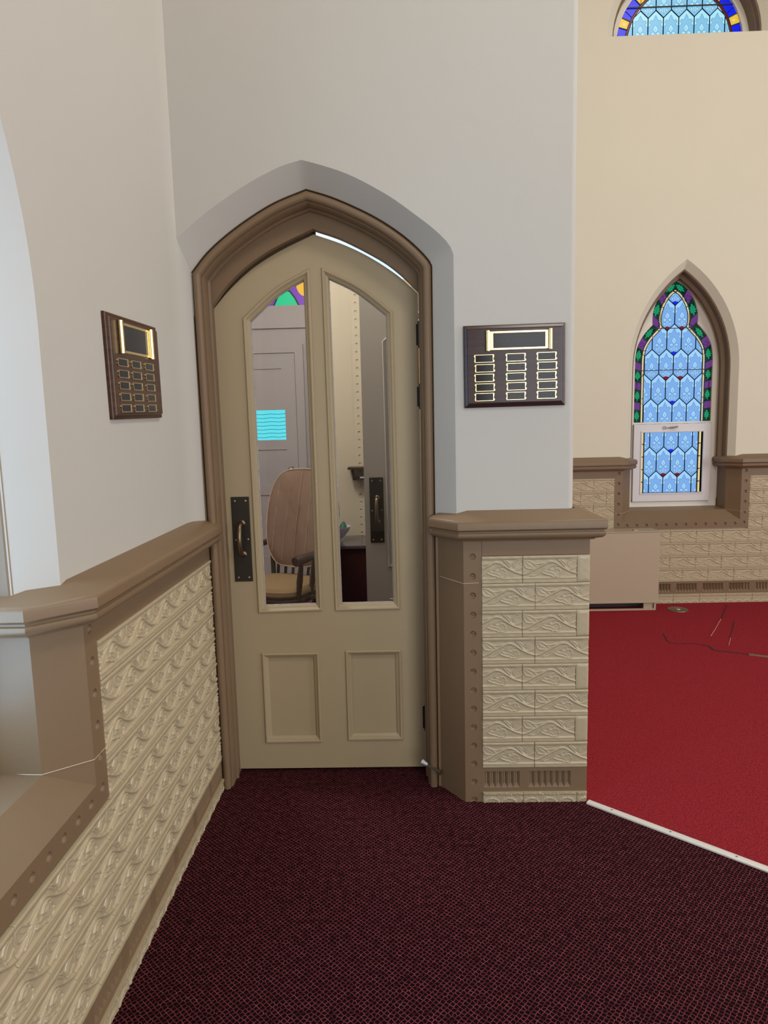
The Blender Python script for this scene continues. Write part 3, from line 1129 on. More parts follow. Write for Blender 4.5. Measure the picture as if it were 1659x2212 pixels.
def border_band(win, outer, inner, y, pieces, came_b):
    """panes between two matching polylines; pieces = [(length share, kind)...] along the outer one"""
    Po, do = along(outer)
    Pi, di = along(inner)
    tot = sum(p[0] for p in pieces)
    t = 0
    for ln, kind in pieces:
        a, c = t / tot, (t + ln) / tot
        t += ln
        k = max(2, int(ln / 0.02) + 1)
        o_ = [at_len(Po, do, do[-1] * (a + (c - a) * q / k)) for q in range(k + 1)]
        i__ = [at_len(Pi, di, di[-1] * (a + (c - a) * q / k)) for q in range(k + 1)]
        b = MB()
        b.skin([[(p.x, y, p.y) for p in o_], [(p.x, y, p.y) for p in i__]])
        cen = (o_[k // 2] + i__[k // 2]) / 2
        tang = ((o_[-1] + i__[-1]) - (o_[0] + i__[0])).normalized()
        nor = Vector((-tang.y, tang.x))
        if tang.y < 0:
            tang2 = -tang
        else:
            tang2 = tang
        nor2 = Vector((tang2.y, -tang2.x))
        wd = (o_[k // 2] - i__[k // 2]).length

        def P2(x, z):
            q = cen + nor2 * x + tang2 * z
            return (q.x, q.y)
        if kind == 'green':
            L_ = ln * 0.40
            W_ = wd * 0.40
            half = [(0.0, 1.0), (0.35, 0.80), (0.30, 0.62), (0.75, 0.50), (0.55, 0.22), (1.0, 0.05), (0.6, -0.20), (0.85, -0.42), (0.3, -0.50), (0.12, -0.95)]
            pts = [P2(x * W_, z * L_) for x, z in half] + [P2(-x * W_, z * L_) for x, z in reversed(half[1:])]
            b.prism(pts, [], y - 0.0006, y - 0.0006, 1, back=False, sides=False)
            ribbon(b, [P2(0, 0.7 * L_), P2(0, -0.7 * L_)], 0.0018, y - 0.001, 0)
            mats = [G_GREEN, G_GREENL]
        elif kind == 'flower':
            pts = []
            for q in range(24):
                ang = 2 * PI * q / 24
                rr = wd * (0.34 if q % 6 in (0, 1, 5) else 0.20)
                pts.append(P2(rr * math.cos(ang), rr * math.sin(ang)))
            ribbon(b, pts + [pts[0]], 0.003, y - 0.001, 1)
            mats = [G_PURPLE, G_PURPD]
        elif kind == 'purple':
            mats = [G_PURPLE, G_PURPD]
        elif kind == 'gold':
            mats = [G_GOLD, G_YELLOW]
            rr = wd * 0.16
            b.prism([P2(rr * math.cos(2 * PI * q / 10), rr * math.sin(2 * PI * q / 10)) for q in range(10)], [], y - 0.0006, y - 0.0006, 1, back=False, sides=False)
        elif kind == 'blue':
            mats = [G_BLUE, G_BLUE]
        else:
            mats = [G_YELLOW, G_YELLOW]
        build('border_pane', b, mats, win)
        ribbon3(came_b, tuple(o_[0]), tuple(i__[0]), y - 0.001, 0.006)
    return


def band_lines(b, line, y, w=0.006):
    for i in range(len(line) - 1):
        ribbon3(b, line[i], line[i + 1], y - 0.001, w)


came2 = MB()
for s in (1, -1):
    half_o = [(0.323, 1.515)] + list(reversed(tr_right))          # bottom right up to the apex
    o_ = [(x, z) for x, z in half_o]
    i_ = offset(o_, 0.058)
    i_[-1] = (0.0, i_[-1][1] - 0.012)
    i2 = offset(o_, 0.064)
    i2[-1] = (0.0, i2[-1][1] - 0.014)
    i3 = offset(o_, 0.078)
    i3[-1] = (0.0, i3[-1][1] - 0.022)
    T = lambda pts: [(UC + s * x, z) for x, z in pts]
    oo, ii, jj, kk = T(o_), T(i_), T(i2), T(i3)
    if s > 0:
        seq = [(.105, 'green'), (.062, 'purple'), (.105, 'green'), (.062, 'purple'), (.10, 'green'), (.062, 'purple'), (.112, 'green'), (.085, 'flower'), (.135, 'green'), (.075, 'purple'), (.125, 'green'), (.080, 'flower'), (.115, 'green')]
        border_band(window_1, oo, ii, GY - 0.004, seq, came2)
        border_band(window_1, jj, kk, GY - 0.004, [(.2, 'yellow')] * 6, came2)
    else:
        seq = [(.105, 'green'), (.062, 'purple'), (.105, 'green'), (.062, 'purple'), (.10, 'green'), (.062, 'purple'), (.112, 'green'), (.085, 'flower'), (.135, 'green'), (.075, 'purple'), (.125, 'green'), (.080, 'flower'), (.115, 'green')]
        border_band(window_1, ii, oo, GY - 0.004, seq, came2)
        border_band(window_1, kk, jj, GY - 0.004, [(.2, 'yellow')] * 6, came2)
    band_lines(came2, ii, GY - 0.004, 0.007)
    band_lines(came2, kk, GY - 0.004, 0.006)
for z in (1.918 + 0.03, 2.29):
    came2.box(UC - 0.32, UC + 0.32, GY - 0.014, GY - 0.008, z - 0.003, z + 0.003)
build('border_came', came2, LEAD, window_1)
# hopper sash below
mb = MB()
mb.prism([(UC - 0.327, 0.838), (UC + 0.327, 0.838), (UC + 0.327, 1.497), (UC - 0.327, 1.497)], [[(UC - 0.256, 0.912), (UC + 0.256, 0.912), (UC + 0.256, 1.428), (UC - 0.256, 1.428)]], 0.222, 0.27)
sash = build('sash', mb, SASHW, window_1, bevel=0.004)
mb = MB()
lp = [(UC - 0.256, 0.912), (UC + 0.256, 0.912), (UC + 0.256, 1.428), (UC - 0.256, 1.428)]
mb.skin(moulding(lp, [(-0.012, 0.222), (-0.010, 0.216), (-0.002, 0.216), (0.0, 0.222), (0.0, 0.26)]), True, flip=True)
build('glazing_bead', mb, SASHW, sash)
mb = MB()
mb.tube([(UC - 0.072 + 0.012 * math.cos(t), 0.214, 1.466 + 0.012 * math.sin(t)) for t in np.linspace(0, 2 * PI, 13)], 0.0022, 6)
mb.tube([(UC - 0.060, 0.214, 1.466), (UC - 0.030, 0.212, 1.466), (UC - 0.01, 0.206, 1.468), (UC + 0.035, 0.206, 1.474)], [0.003, 0.005, 0.009, 0.006], 8)
build('latch', mb, SPRING, sash, smooth=True)
mb = MB()
for xx in (-0.242, 0.246):
    for k in range(5):
        z0 = 0.90 + k * 0.108
        mb.box(UC + xx - 0.008, UC + xx + 0.008, GY - 0.006, GY - 0.003, z0, z0 + 0.100)
build('border_pane', mb, G_YELLOW, window_1)
mb = MB()
for xx in (-0.257, -0.228, 0.232, 0.261):
    mb.box(UC + xx - 0.005, UC + xx + 0.005, GY - 0.008, GY - 0.002, 0.90, 1.44)
for k in range(6):
    z0 = 0.897 + k * 0.108
    mb.box(UC - 0.25, UC - 0.228, GY - 0.008, GY - 0.002, z0 - 0.004, z0 + 0.004)
    mb.box(UC + 0.228, UC + 0.25, GY - 0.008, GY - 0.002, z0 - 0.004, z0 + 0.004)
build('sash_came', mb, LEAD, window_1)

# upper round-headed window
window_2 = empty('window_2', (0, YC, 0), kind='structure')


def semi_loop(r, z0, k=1.0, n=28):
    return [(UW + r * math.cos(PI * q / n), z0 + r * k * math.sin(PI * q / n)) for q in range(n + 1)]


mb = MB()
mb.skin([[(x, WPC, z) for x, z in semi], [(x, WPC + 0.06, z) for x, z in semi_loop(0.565, ZW - 0.02, 1.05)]])
mb.add([(UW - 0.625, WPC, ZW - 0.03), (UW + 0.625, WPC, ZW - 0.03), (UW + 0.565, WPC + 0.26, ZW + 0.0), (UW - 0.565, WPC + 0.26, ZW + 0.0)], [(0, 1, 2, 3)])
build('splay', mb, PLASTER_C, window_2, smooth=True, angle=30)
mb = MB()
mb.skin([[(x, WPC + 0.055, z) for x, z in semi_loop(0.570, ZW - 0.025, 1.05)], [(x, WPC + 0.062, z) for x, z in semi_loop(0.560, ZW - 0.025, 1.05)],
         [(x, WPC + 0.10, z) for x, z in semi_loop(0.560, ZW - 0.025, 1.05)], [(x, WPC + 0.11, z) for x, z in semi_loop(0.550, ZW - 0.025, 1.05)], [(x, WPC + 0.215, z) for x, z in semi_loop(0.550, ZW - 0.025, 1.05)]])
build('reveal_moulding', mb, BROWN, window_2, smooth=True, angle=30)
mb = MB()
so, si = semi_loop(0.552, ZW - 0.02, 1.05), semi_loop(0.497, ZW, 1.02)
mb.prism(so[::1] + [(UW - 0.552, ZW - 0.03), (UW - 0.497, ZW - 0.03)] + list(reversed(si)) + [(UW + 0.497, ZW - 0.03), (UW + 0.552, ZW - 0.03)], [], 0.235, 0.275)
build('window_plate', mb, WINFRAME, window_2)
came = MB()
quarries(window_2, PANE_UP, UW, ZW + 0.262, -2, 2, lambda x, a, c: math.hypot(x, max(0, (a + c) / 2 - ZW)) < 0.49 and c > ZW, came, GY)
came.box(UW - 0.5, UW + 0.5, GY - 0.012, GY - 0.004, ZW + 0.279, ZW + 0.287)
build('lead_came', came, LEAD, window_2)
came2 = MB()
oo = semi_loop(0.497, ZW, 1.02, 40)
ii = semi_loop(0.425, ZW, 1.02, 40)
k2_ = semi_loop(0.410, ZW, 1.02, 40)
seq = []
for q in range(6):
    seq += [(.17, 'blue'), (.075, 'gold')] if q else [(.15, 'blue'), (.075, 'gold')]
seq += [(.15, 'blue')]
border_band(window_2, oo, ii, GY - 0.004, seq, came2)
b = MB()
b.skin([[(p[0], GY - 0.005, p[1]) for p in ii], [(p[0], GY - 0.005, p[1]) for p in k2_]])
build('border_pane', b, G_RED, window_2)
band_lines(came2, ii, GY - 0.004, 0.006)
band_lines(came2, k2_, GY - 0.004, 0.006)
build('border_came', came2, LEAD, window_2)
mb = MB()
mb.box(UW - 0.56, UW + 0.56, 0.235, 0.30, ZW - 0.06, ZW)
build('sill_rail', mb, WINFRAME, window_2)

# left-hand window, only its jamb shows
window_3 = empty('window_3', (XB, 0, 0), PI / 2, kind='structure')
pl3 = lancet(0.400, 1.80, 2.62, zkB - 0.02)
mb = MB()
in3 = lancet(0.300, 1.80, 2.44, zkB + 0.09)
mb.prism([(UB + x, z) for x, z in pl3], [[(UB + x, z) for x, z in in3]], 0.245, 0.28)
build('window_plate', mb, WINFRAME, window_3, bevel=0.003)
L_MID = emit_mat('glass_left_mid', (160, 198, 236), 10.0)
L_LIGHT = emit_mat('glass_left_light', (182, 216, 246), 10.0)
PANE_L = pane_mesh('pane', [L_MID, L_LIGHT, G_LINE])
came = MB()
quarries(window_3, PANE_L, UB, 2.07, -2, 7, lambda x, a_, c: abs(x) < 0.31 and not (c > 2.2 and abs(x) > 0.20) and not (c > 2.4 and abs(x) > 0.10), came, 0.262)
build('lead_came', came, LEAD, window_3)

# ------------------------------------------------------------------ the arched door
door_1 = empty('door_1', (0, YA, 0), kind='structure')
fr_loop = [(0.140, 0.0), (0.140, 1.0)] + [tuple(p) for p in reversed(AI)] + [(-0.801, 1.0), (-0.801, 0.0)]
mb = MB()
prof = [(-0.012, WF + 0.002), (0.001, WF + 0.001), (0.003, WF + 0.014), (0.006, WF + 0.014)] + \
       [(0.022 - 0.016 * math.cos(t), WF + 0.006 - 0.016 * math.sin(t)) for t in np.linspace(-0.45, PI + 0.30, 12)] + \
       [(0.037, WF + 0.016), (0.041, WF + 0.016), (0.044, WF + 0.020), (0.044, WF + 0.082), (0.047, WF + 0.084), (0.052, WF + 0.088), (0.053, WF + 0.093), (0.050, WF + 0.098), (0.046, WF + 0.100), (0.046, WF + 0.20)]
mb.skin(moulding(fr_loop, prof, False), flip=True)
build('door_frame', mb, BROWN, door_1, smooth=True, angle=42)
gap_arch = crom([(-0.7665, 2.040), (-0.690, 2.131), (-0.594, 2.211), (-0.478, 2.277), (-0.332, 2.339)], 6)[:-1] + crom([(-0.332, 2.339), (-0.212, 2.295), (-0.066, 2.217), (0.008, 2.163), (0.060, 2.114), (0.0930, 2.080)], 6)
mb = MB()
inn = offset(fr_loop, 0.040)
arch_part = [p for p in inn if p[1] > 2.02]
arch_part = [p for p in reversed(arch_part)]
outer_poly = [(-0.765, 2.03)] + arch_part + [(0.100, 2.03)]
headpoly = arch_part[:]
loop = [(p[0], p[1]) for p in arch_part] + [tuple(p) for p in reversed(gap_arch)]
mb.prism(loop, [], WF + 0.100, WF + 0.138)
bd = offset(fr_loop, 0.046)
bd = [p for p in bd if p[1] > 2.06]
mb.tube([(p[0], WF + 0.100, p[1]) for p in bd], 0.007, 8)
lefth = [p for p in gap_arch if p[0] < -0.325]
mb.prism([(p[0], p[1] + 0.03) for p in lefth] + [(p[0], p[1] - 0.016) for p in reversed(lefth)], [], WF + 0.196, WF + 0.21)
build('head_board', mb, BROWN, door_1, smooth=True, angle=40)

WD = 0.272        # door front
d_arch = crom([(-0.762, 2.047), (-0.686, 2.126), (-0.591, 2.203), (-0.476, 2.268), (-0.333, 2.330)], 6)[:-1] + crom([(-0.333, 2.330), (-0.213, 2.286), (-0.103, 2.231), (0.007, 2.157), (0.088, 2.083)], 6)
outline = [(-0.762, 0.012), (0.088, 0.012)] + [tuple(p) for p in reversed(d_arch)]
GL = [(-0.637, 0.740), (-0.355, 0.745), (-0.357, 2.196), (-0.505, 2.118), (-0.642, 2.004)]
GR = [(-0.298, 0.744), (-0.013, 0.746), (-0.018, 2.014), (-0.155, 2.122), (-0.307, 2.198)]


def arch_glass(p):
    c = crom(p[2:5], 6)
    return [p[0], p[1]] + [tuple(q) for q in c]


GLl, GRl = arch_glass(GL), arch_glass(GR)
PLl = [(-0.632, 0.136), (-0.377, 0.136), (-0.377, 0.556), (-0.632, 0.556)]
PRl = [(-0.260, 0.143), (-0.012, 0.143), (-0.012, 0.562), (-0.260, 0.562)]
inset = lambda l, n: [tuple(p) for p in offset(l, n, True)]
mb = MB()
mb.prism(outline, [inset(GLl, 0.004), inset(GRl, 0.004), inset(PLl, 0.004), inset(PRl, 0.004)], WD, WD + 0.045)
build('door_leaf', mb, DOORP, door_1, bevel=0.002)
MPROF = [(0.0, WD + 0.001), (0.0, WD - 0.006), (0.004, WD - 0.009), (0.009, WD - 0.008), (0.012, WD - 0.003), (0.014, WD - 0.002), (0.016, WD + 0.002), (0.022, WD + 0.005), (0.027, WD + 0.012), (0.027, WD + 0.022), (0.029, WD + 0.030)]
for l in (GLl, GRl, PLl, PRl):
    mb = MB()
    mb.skin(moulding(l, MPROF), True, flip=True)
    build('glazing_moulding' if l in (GLl, GRl) else 'panel_moulding', mb, DOORP, door_1, smooth=True, angle=35)
for l in (PLl, PRl):
    mb = MB()
    mb.prism(inset(l, 0.01), [], WD + 0.016, WD + 0.030)
    build('panel', mb, DOORP, door_1)
for l in (GLl, GRl):
    mb = MB()
    mb.prism(inset(l, 0.018), [], WD + 0.024, WD + 0.0245, back=False, sides=False)
    build('pane', mb, GLASS, door_1)
    mb = MB()
    mb.skin(moulding(l, [(0.0265, WD + 0.0215), (0.0295, WD + 0.0215), (0.0300, WD + 0.0238)]), True, flip=True)
    build('putty_line', mb, mat('putty_grey', (0.45, 0.46, 0.48), 0.6, var=0.5, vscale=60), door_1)


def pull_set(parent, yf, x0=-0.733, x1=-0.654, z0=0.883, z1=1.256):
    b = MB()
    b.box(x0, x1, yf - 0.0045, yf, z0, z1)
    p = build('pull_plate', b, BRONZE, parent, bevel=0.0015)
    xc = (x0 + x1) / 2 + 0.004
    b = MB()
    pts = [(xc, yf - 0.004, 1.140), (xc - 0.001, yf - 0.018, 1.142), (xc - 0.003, yf - 0.036, 1.132), (xc - 0.004, yf - 0.048, 1.105), (xc - 0.004, yf - 0.052, 1.072), (xc - 0.004, yf - 0.048, 1.040), (xc - 0.003, yf - 0.036, 1.014), (xc, yf - 0.018, 1.003), (xc, yf - 0.004, 1.004)]
    c3 = [tuple(Vector(q)) for q in crom(pts, 4)]
    rr = [0.0075 + 0.003 * math.sin(PI * i / (len(c3) - 1)) for i in range(len(c3))]
    b.tube(c3, rr, 12)
    for zc in (1.140, 1.004):
        b.lathe((xc, yf - 0.004, zc), [(0.014, 0.0), (0.0145, -0.003), (0.011, -0.006), (0.007, -0.008)], 'y', 16)
    build('pull_handle', b, HANDLE, p, smooth=True)
    for sx, sz in ((x0 + 0.016, z1 - 0.018), (x1 - 0.016, z1 - 0.018), (x0 + 0.016, z0 + 0.018), (x1 - 0.016, z0 + 0.018), (x1 - 0.013, 1.07), (x0 + 0.013, 1.068)):
        b = MB()
        b.lathe((sx, yf - 0.0043, sz), [(0.0048, 0), (0.0044, -0.0012), (0.002, -0.002), (0.0003, -0.0021)], 'y', 10)
        build('screw', b, SCREW, p, smooth=True)
    return p


pull_set(door_1, WD)
for z0, z1 in ((1.610, 1.716), (1.862, 1.972), (0.185, 0.310)):
    mb = MB()
    mb.lathe((0.0915, WD - 0.012, z0), [(0.0085, 0.012), (0.0085, z1 - z0 - 0.012)], 'z', 12)
    mb.box(0.078, 0.0915, WD - 0.004, WD + 0.004, z0 + 0.012, z1 - z0 + z0 - 0.012)
    mb.box(0.0915, 0.099, WD - 0.02, WD + 0.004, z0 + 0.012, z1 - 0.012)
    h = build('hinge', mb, BLACK, door_1, smooth=True)
    for zz in (z0, z1):
        mb = MB()
        s_ = 1 if zz == z1 else -1
        mb.lathe((0.0915, WD - 0.012, zz - s_ * 0.012), [(0.005, 0.0), (0.0072, s_ * 0.004), (0.0072, s_ * 0.008), (0.004, s_ * 0.012), (0.0005, s_ * 0.013)], 'z', 10)
        build('finial', mb, BLACK, h, smooth=True)
mb = MB()
mb.box(0.080, 0.0885, WD - 0.0015, WD + 0.003, 1.714, 1.864)
build('bare_wood_strip', mb, BAREWOOD, door_1)

# spring door stop on the right jamb
ds = empty('door_stop', (0.146, YA + 0.096, 0.078), math.radians(-38))
mb = MB()
cx = [(0.150 - 0.150 - 0.0045 - t * 0.062, -0.010 * t, 0.022 * t) for t in np.linspace(0, 1, 60)]
cx = [(p[0], p[1] + 0.0055 * math.cos(i * 1.25), p[2] + 0.0055 * math.sin(i * 1.25)) for i, p in enumerate(cx)]
mb.tube(cx, 0.0016, 5)
build('spring', mb, SPRING, ds, smooth=True)
mb = MB()
mb.tube([(-0.062, -0.010, 0.020), (-0.078, -0.0125, 0.0255), (-0.088, -0.014, 0.029)], [0.006, 0.008, 0.010], 12)
build('rubber_tip', mb, RUBBER, ds, smooth=True)
mb = MB()
mb.tube([(0.0, 0, 0.0), (-0.006, 0, 0.001)], [0.013, 0.009], 14)
build('rosette', mb, SCREW, ds, smooth=True)
tag(ds, 'small metal spring door stop with white rubber tip beside the tan door', 'door stop')


# ------------------------------------------------------------------ memorial plaques
def plaque(name, root_loc, rotz, W_, H_, wood, title, cols, rows, label, tilt=0.0):
    """board hung on a wall: local x along the wall, y into the wall, z up; origin bottom centre of the back"""
    r = empty(name, root_loc, rotz)
    w, h = W_ / 2, H_
    b = MB()
    lp = [(-w, 0), (w, 0), (w, h), (-w, h)]
    rg = [[(p[0], y, p[1]) for p in offset(lp, n, True)] for n, y in ((0.0, 0.0), (0.0, -0.009), (0.003, -0.011), (0.012, -0.0145), (0.014, -0.018), (0.017, -0.0195))]
    b.skin(rg, True, flip=True)
    b.add(rg[-1], [(0, 1, 2, 3)])
    b.add(rg[0], [(3, 2, 1, 0)])
    build('board', b, wood, r)
    yf = -0.0195
    x0, x1, z0, z1 = title
    b = MB()
    b.prism([(x0, z0), (x1, z0), (x1, z1), (x0, z1)], [[(x0 + 0.020, z0 + 0.008), (x1 - 0.018, z0 + 0.008), (x1 - 0.018, z1 - 0.008), (x0 + 0.020, z1 - 0.008)]], yf - 0.003, yf)
    t = build('title_frame', b, GOLD, r, bevel=0.001)
    b = MB()
    b.box(x0 + 0.019, x1 - 0.017, yf - 0.0012, yf, z0 + 0.007, z1 - 0.007)
    build('title_plate', b, PLATEBK, t)
    for xc in (x0 - 0.001, x1 + 0.001):
        b = MB()
        b.tube([(xc, yf - 0.006, z0 - 0.003), (xc, yf - 0.006, z1 + 0.003)], 0.0085, 16)
        build('scroll_rod', b, GOLD, t, smooth=True)
    return r, yf, t


def name_plate(parent, cx, cz, yf, w, h, screws=False):
    b = MB()
    pts = []
    w2, h2 = w / 2, h / 2
    o_ = [(-w2 + 0.002, -h2), (w2 - 0.004, -h2), (w2 + 0.001, -h2 + 0.003), (w2 + 0.001, -h2 + 0.007), (w2 - 0.0035, -h2 + 0.011), (w2, h2 - 0.006), (w2 - 0.001, h2), (-w2 + 0.003, h2), (-w2 - 0.001, h2 - 0.003), (-w2 - 0.001, h2 - 0.007), (-w2 + 0.0025, h2 - 0.011), (-w2, -h2 + 0.005)]
    o_ = [(cx + x, cz + z) for x, z in o_]
    i__ = [(cx - w2 + 0.0045, cz - h2 + 0.0018), (cx + w2 - 0.0050, cz - h2 + 0.0018), (cx + w2 - 0.0050, cz + h2 - 0.0018), (cx - w2 + 0.0045, cz + h2 - 0.0018)]
    b.prism(o_, [i__], yf - 0.0022, yf)
    p = build('name_plate', b, GOLD, parent)
    b = MB()
    b.prism(i__, [], yf - 0.0010, yf, back=False)
    build('plate_field', b, PLATEBK, p)
    if screws:
        for sx in (cx - w2 + 0.013, cx + w2 - 0.014):
            b = MB()
            b.lathe((sx, yf - 0.001, cz), [(0.0016, 0), (0.0013, -0.0008), (0.0003, -0.001)], 'y', 8)
            build('pin', b, BLACK, p)
    return p


# right plaque: 0.384 x 0.304 m hung on the plaster beside the door
pr_, yf, tf = plaque('memorial_plaque', (0.4475, YA + WP, 1.607), 0.0, 0.386, 0.309, WOODR, (-0.102, 0.132, 0.214, 0.284), 3, 5, '')
pr_.rotation_euler = (0, math.radians(-0.4), 0)
for ci, cx in enumerate((-0.116, 0.004, 0.121)):
    for ri in range(5):
        name_plate(pr_, cx + (0.001 if ri % 2 else -0.001), 0.184 - ri * 0.0362 + ci * 0.001, yf, 0.0755, 0.0295, screws=(ri > 2 or ci > 0))
tag(pr_, 'dark plum wooden plaque with brass name plates right of the arched door', 'plaque')


def text_obj(txt, parent, loc, size, material):
    cu = bpy.data.curves.new('engraved_text', 'FONT')
    cu.body = txt
    cu.size = size
    cu.align_x = 'CENTER'
    cu.align_y = 'CENTER'
    ob = bpy.data.objects.new('tmp_text', cu)
    COL.objects.link(ob)
    dg = bpy.context.evaluated_depsgraph_get()
    me = bpy.data.meshes.new_from_object(ob.evaluated_get(dg))
    bpy.data.objects.remove(ob, do_unlink=True)
    me.materials.clear()
    me.materials.append(material)
    return link('engraved_text', me, parent, loc, (PI / 2, 0, 0))


text_obj('FIRST PRESBYTERIAN CHURCH', tf, (0.016, yf - 0.0016, 0.247), 0.0125, ENGR)

# left plaque: tall board on the left wall
pl_, yf, tf = plaque('memorial_plaque', (XB - WPB, 2.160, 1.588), PI / 2, 0.408, 0.305, WOODL, (-0.133, 0.108, 0.195, 0.284), 3, 5, '')
pl_.rotation_euler = (0, math.radians(-1.3), PI / 2)
for ci, cx in enumerate((-0.1245, -0.0215, 0.089)):
    for ri in range(5):
        name_plate(pl_, cx, 0.166 - ri * 0.0335, yf, 0.079, 0.0228)
tag(pl_, 'walnut brown wooden plaque with brass name plates on the left wall', 'plaque')

# ------------------------------------------------------------------ floors, threshold strip, shell
S0, S1 = Vector((0.735, 2.604)), Vector((7.0, 2.604 - (7.0 - 0.735) * (2.604 - 2.173) / (1.234 - 0.735)))


def slab(name, pts, z, m_, kind='structure'):
    b = MB()
    b.add([(p[0], p[1], z) for p in pts] + [(p[0], p[1], z - 0.05) for p in pts], [tuple(range(len(pts)))] + [(i, i + len(pts), (i + 1) % len(pts) + len(pts), (i + 1) % len(pts)) for i in range(len(pts))])
    return build(name, b, m_, kind=kind)


floor = slab('floor', [(-1.2, -4.0), (7.0, -4.0), tuple(S1), tuple(S0), (0.735, 2.92), (-1.2, 2.92)], 0.0, CARPET)
floor_s = slab('floor_sanctuary', [tuple(S0), tuple(S1), (7.0, 5.9), (0.5, 5.9), (0.5, 2.92), (0.735, 2.92)], 0.001, RED)
dS = (S1 - S0).normalized()
nS = Vector((-dS.y, dS.x))
trim_1 = empty('trim_1', (S0.x, S0.y, 0), math.atan2(dS.y, dS.x), kind='structure')
mb = MB()
Ls = 3.2
prof = [(-0.016, 0.001), (-0.015, 0.006), (-0.010, 0.0085), (0.006, 0.009), (0.013, 0.007), (0.016, 0.001)]
mb.skin([[(x, y, z) for y, z in prof] for x in (0.004, 0.010, Ls)], flip=True)
mb.add([(0.004, y, z) for y, z in prof], [tuple(range(6))])
build('threshold_strip', mb, ALU, trim_1)
for k in range(12):
    mb = MB()
    mb.lathe((0.105 + k * 0.228, -0.002, 0.0088), [(0.0042, 0.0), (0.0038, 0.0008), (0.0005, 0.001)], 'z', 10)
    build('screw', mb, SPRING, trim_1)

# carpet joins in the red carpet
SEAM = mat('carpet_seam_dark', (0.05, 0.006, 0.012), 0.9)
SEAML = mat('carpet_seam_frayed', (0.45, 0.18, 0.17), 0.9)


def seam(pts, w, m_, h=0.003):
    b = MB()
    c = crom(pts, 3)
    c = [(x + random.uniform(-.003, .003), y + random.uniform(-.003, .003)) for x, y in c]
    l, r_ = offset(c, w / 2), offset(c, -w / 2)
    b.skin([[(p[0], p[1], 0.0015) for p in l], [(p[0], p[1], 0.001 + h) for p in c], [(p[0], p[1], 0.0015) for p in r_]])
    return build('carpet_seam', b, m_, floor_s)


seam([(1.88, 4.78), (1.85, 4.57), (2.0, 4.548), (2.077, 4.487)], 0.010, SEAM)
seam([(2.077, 4.487), (2.08, 4.41), (2.213, 4.339), (2.353, 4.27)], 0.022, SEAM)
seam([(2.353, 4.27), (2.6, 4.14), (2.9, 3.98)], 0.035, SEAM)
seam([(2.25, 4.31), (2.5, 4.185), (2.9, 3.97)], 0.016, mat('carpet_backing', (0.16, 0.11, 0.08), 0.9), 0.010)
seam([(2.674, 5.5), (2.45, 5.12)], 0.010, SEAM)
seam([(2.45, 5.12), (2.181, 4.703)], 0.006, SEAML)
seam([(2.52, 5.06), (2.30, 4.66)], 0.008, SEAM)
seam([(2.30, 4.66), (2.214, 4.498)], 0.005, SEAML)

# brass floor outlet near the far wall
fo = empty('floor_outlet', (2.232, 5.40, 0.001))
mb = MB()
mb.lathe((0, 0, 0), [(0.080, 0.0), (0.079, 0.004), (0.060, 0.005), (0.002, 0.0055)], 'z', 28)
build('cover_plate', mb, mat('dull_brass', (0.22, 0.16, 0.10), 0.4, metal=0.7), fo, smooth=True)
mb = MB()
mb.lathe((0, 0, 0.005), [(0.024, 0.0), (0.022, 0.004), (0.002, 0.005)], 'z', 18)
build('screw_cap', mb, SCREW, fo, smooth=True)
tag(fo, 'round brass floor outlet set in the red carpet by the window wall', 'floor outlet')

# convector cabinet under the window
cv = empty('convector_cabinet', (1.70, 5.40, 0.001))
X0, X1 = -0.55, 0.375
mb = MB()
mb.prism([(X0, 0.070), (X1, 0.070), (X1, 0.640), (X0, 0.640)], [], 0.0, 0.185)
build('front_cover', mb, CAB, cv, bevel=0.006)
mb = MB()
mb.prism([(X0, 0.640), (X1 + 0.002, 0.640), (X1 + 0.002, 0.648), (X0, 0.648)], [], -0.003, 0.190)
tp = build('top_lid', mb, CAB, cv, bevel=0.003)
mb = MB()
mb.box(0.18, 0.215, 0.05, 0.09, 0.648, 0.656)
build('lid_catch', mb, CAB, tp)
mb = MB()
mb.box(X0, X1 + 0.004, -0.008, 0.0, 0.062, 0.076)
build('bottom_lip', mb, CAB, cv, bevel=0.002)
mb = MB()
mb.prism([(X0, 0.0), (X1 - 0.020, 0.0), (X1 - 0.020, 0.062), (X0, 0.062)], [[(X0 + 0.02, 0.012), (X1 - 0.035, 0.012), (X1 - 0.035, 0.060), (X0 + 0.02, 0.060)]], 0.0, 0.02)
build('toe_frame', mb, CAB, cv)
mb = MB()
mb.box(X0 + 0.02, X1 - 0.035, 0.10, 0.11, 0.005, 0.062)
build('air_inlet', mb, CABIN, cv)
mb = MB()
mb.box(X1 - 0.115, X1 - 0.040, 0.012, 0.03, 0.012, 0.060)
build('inlet_blank', mb, CAB, cv)
tag(cv, 'tan metal convector cabinet standing on red carpet under the stained glass window', 'radiator cover')

# enclosing shell of the church
mb = MB()
mb.add([(-1.2, -4, 7.0), (7.05, -4, 7.0), (7.05, 5.9, 7.0), (-1.2, 5.9, 7.0)], [(0, 1, 2, 3)])
build('ceiling', mb, CEILM, kind='structure')
mb = MB()
mb.add([(7.05, -4, 0), (7.05, 5.9, 0), (7.05, 5.9, 7), (7.05, -4, 7)], [(0, 1, 2, 3)])
build('wall_right', mb, PLASTER_C, kind='structure')
mb = MB()
mb.add([(-1.2, -4, 0), (7.05, -4, 0), (7.05, -4, 7), (-1.2, -4, 7)], [(0, 3, 2, 1)])
build('wall_front', mb, PLASTER, kind='structure')

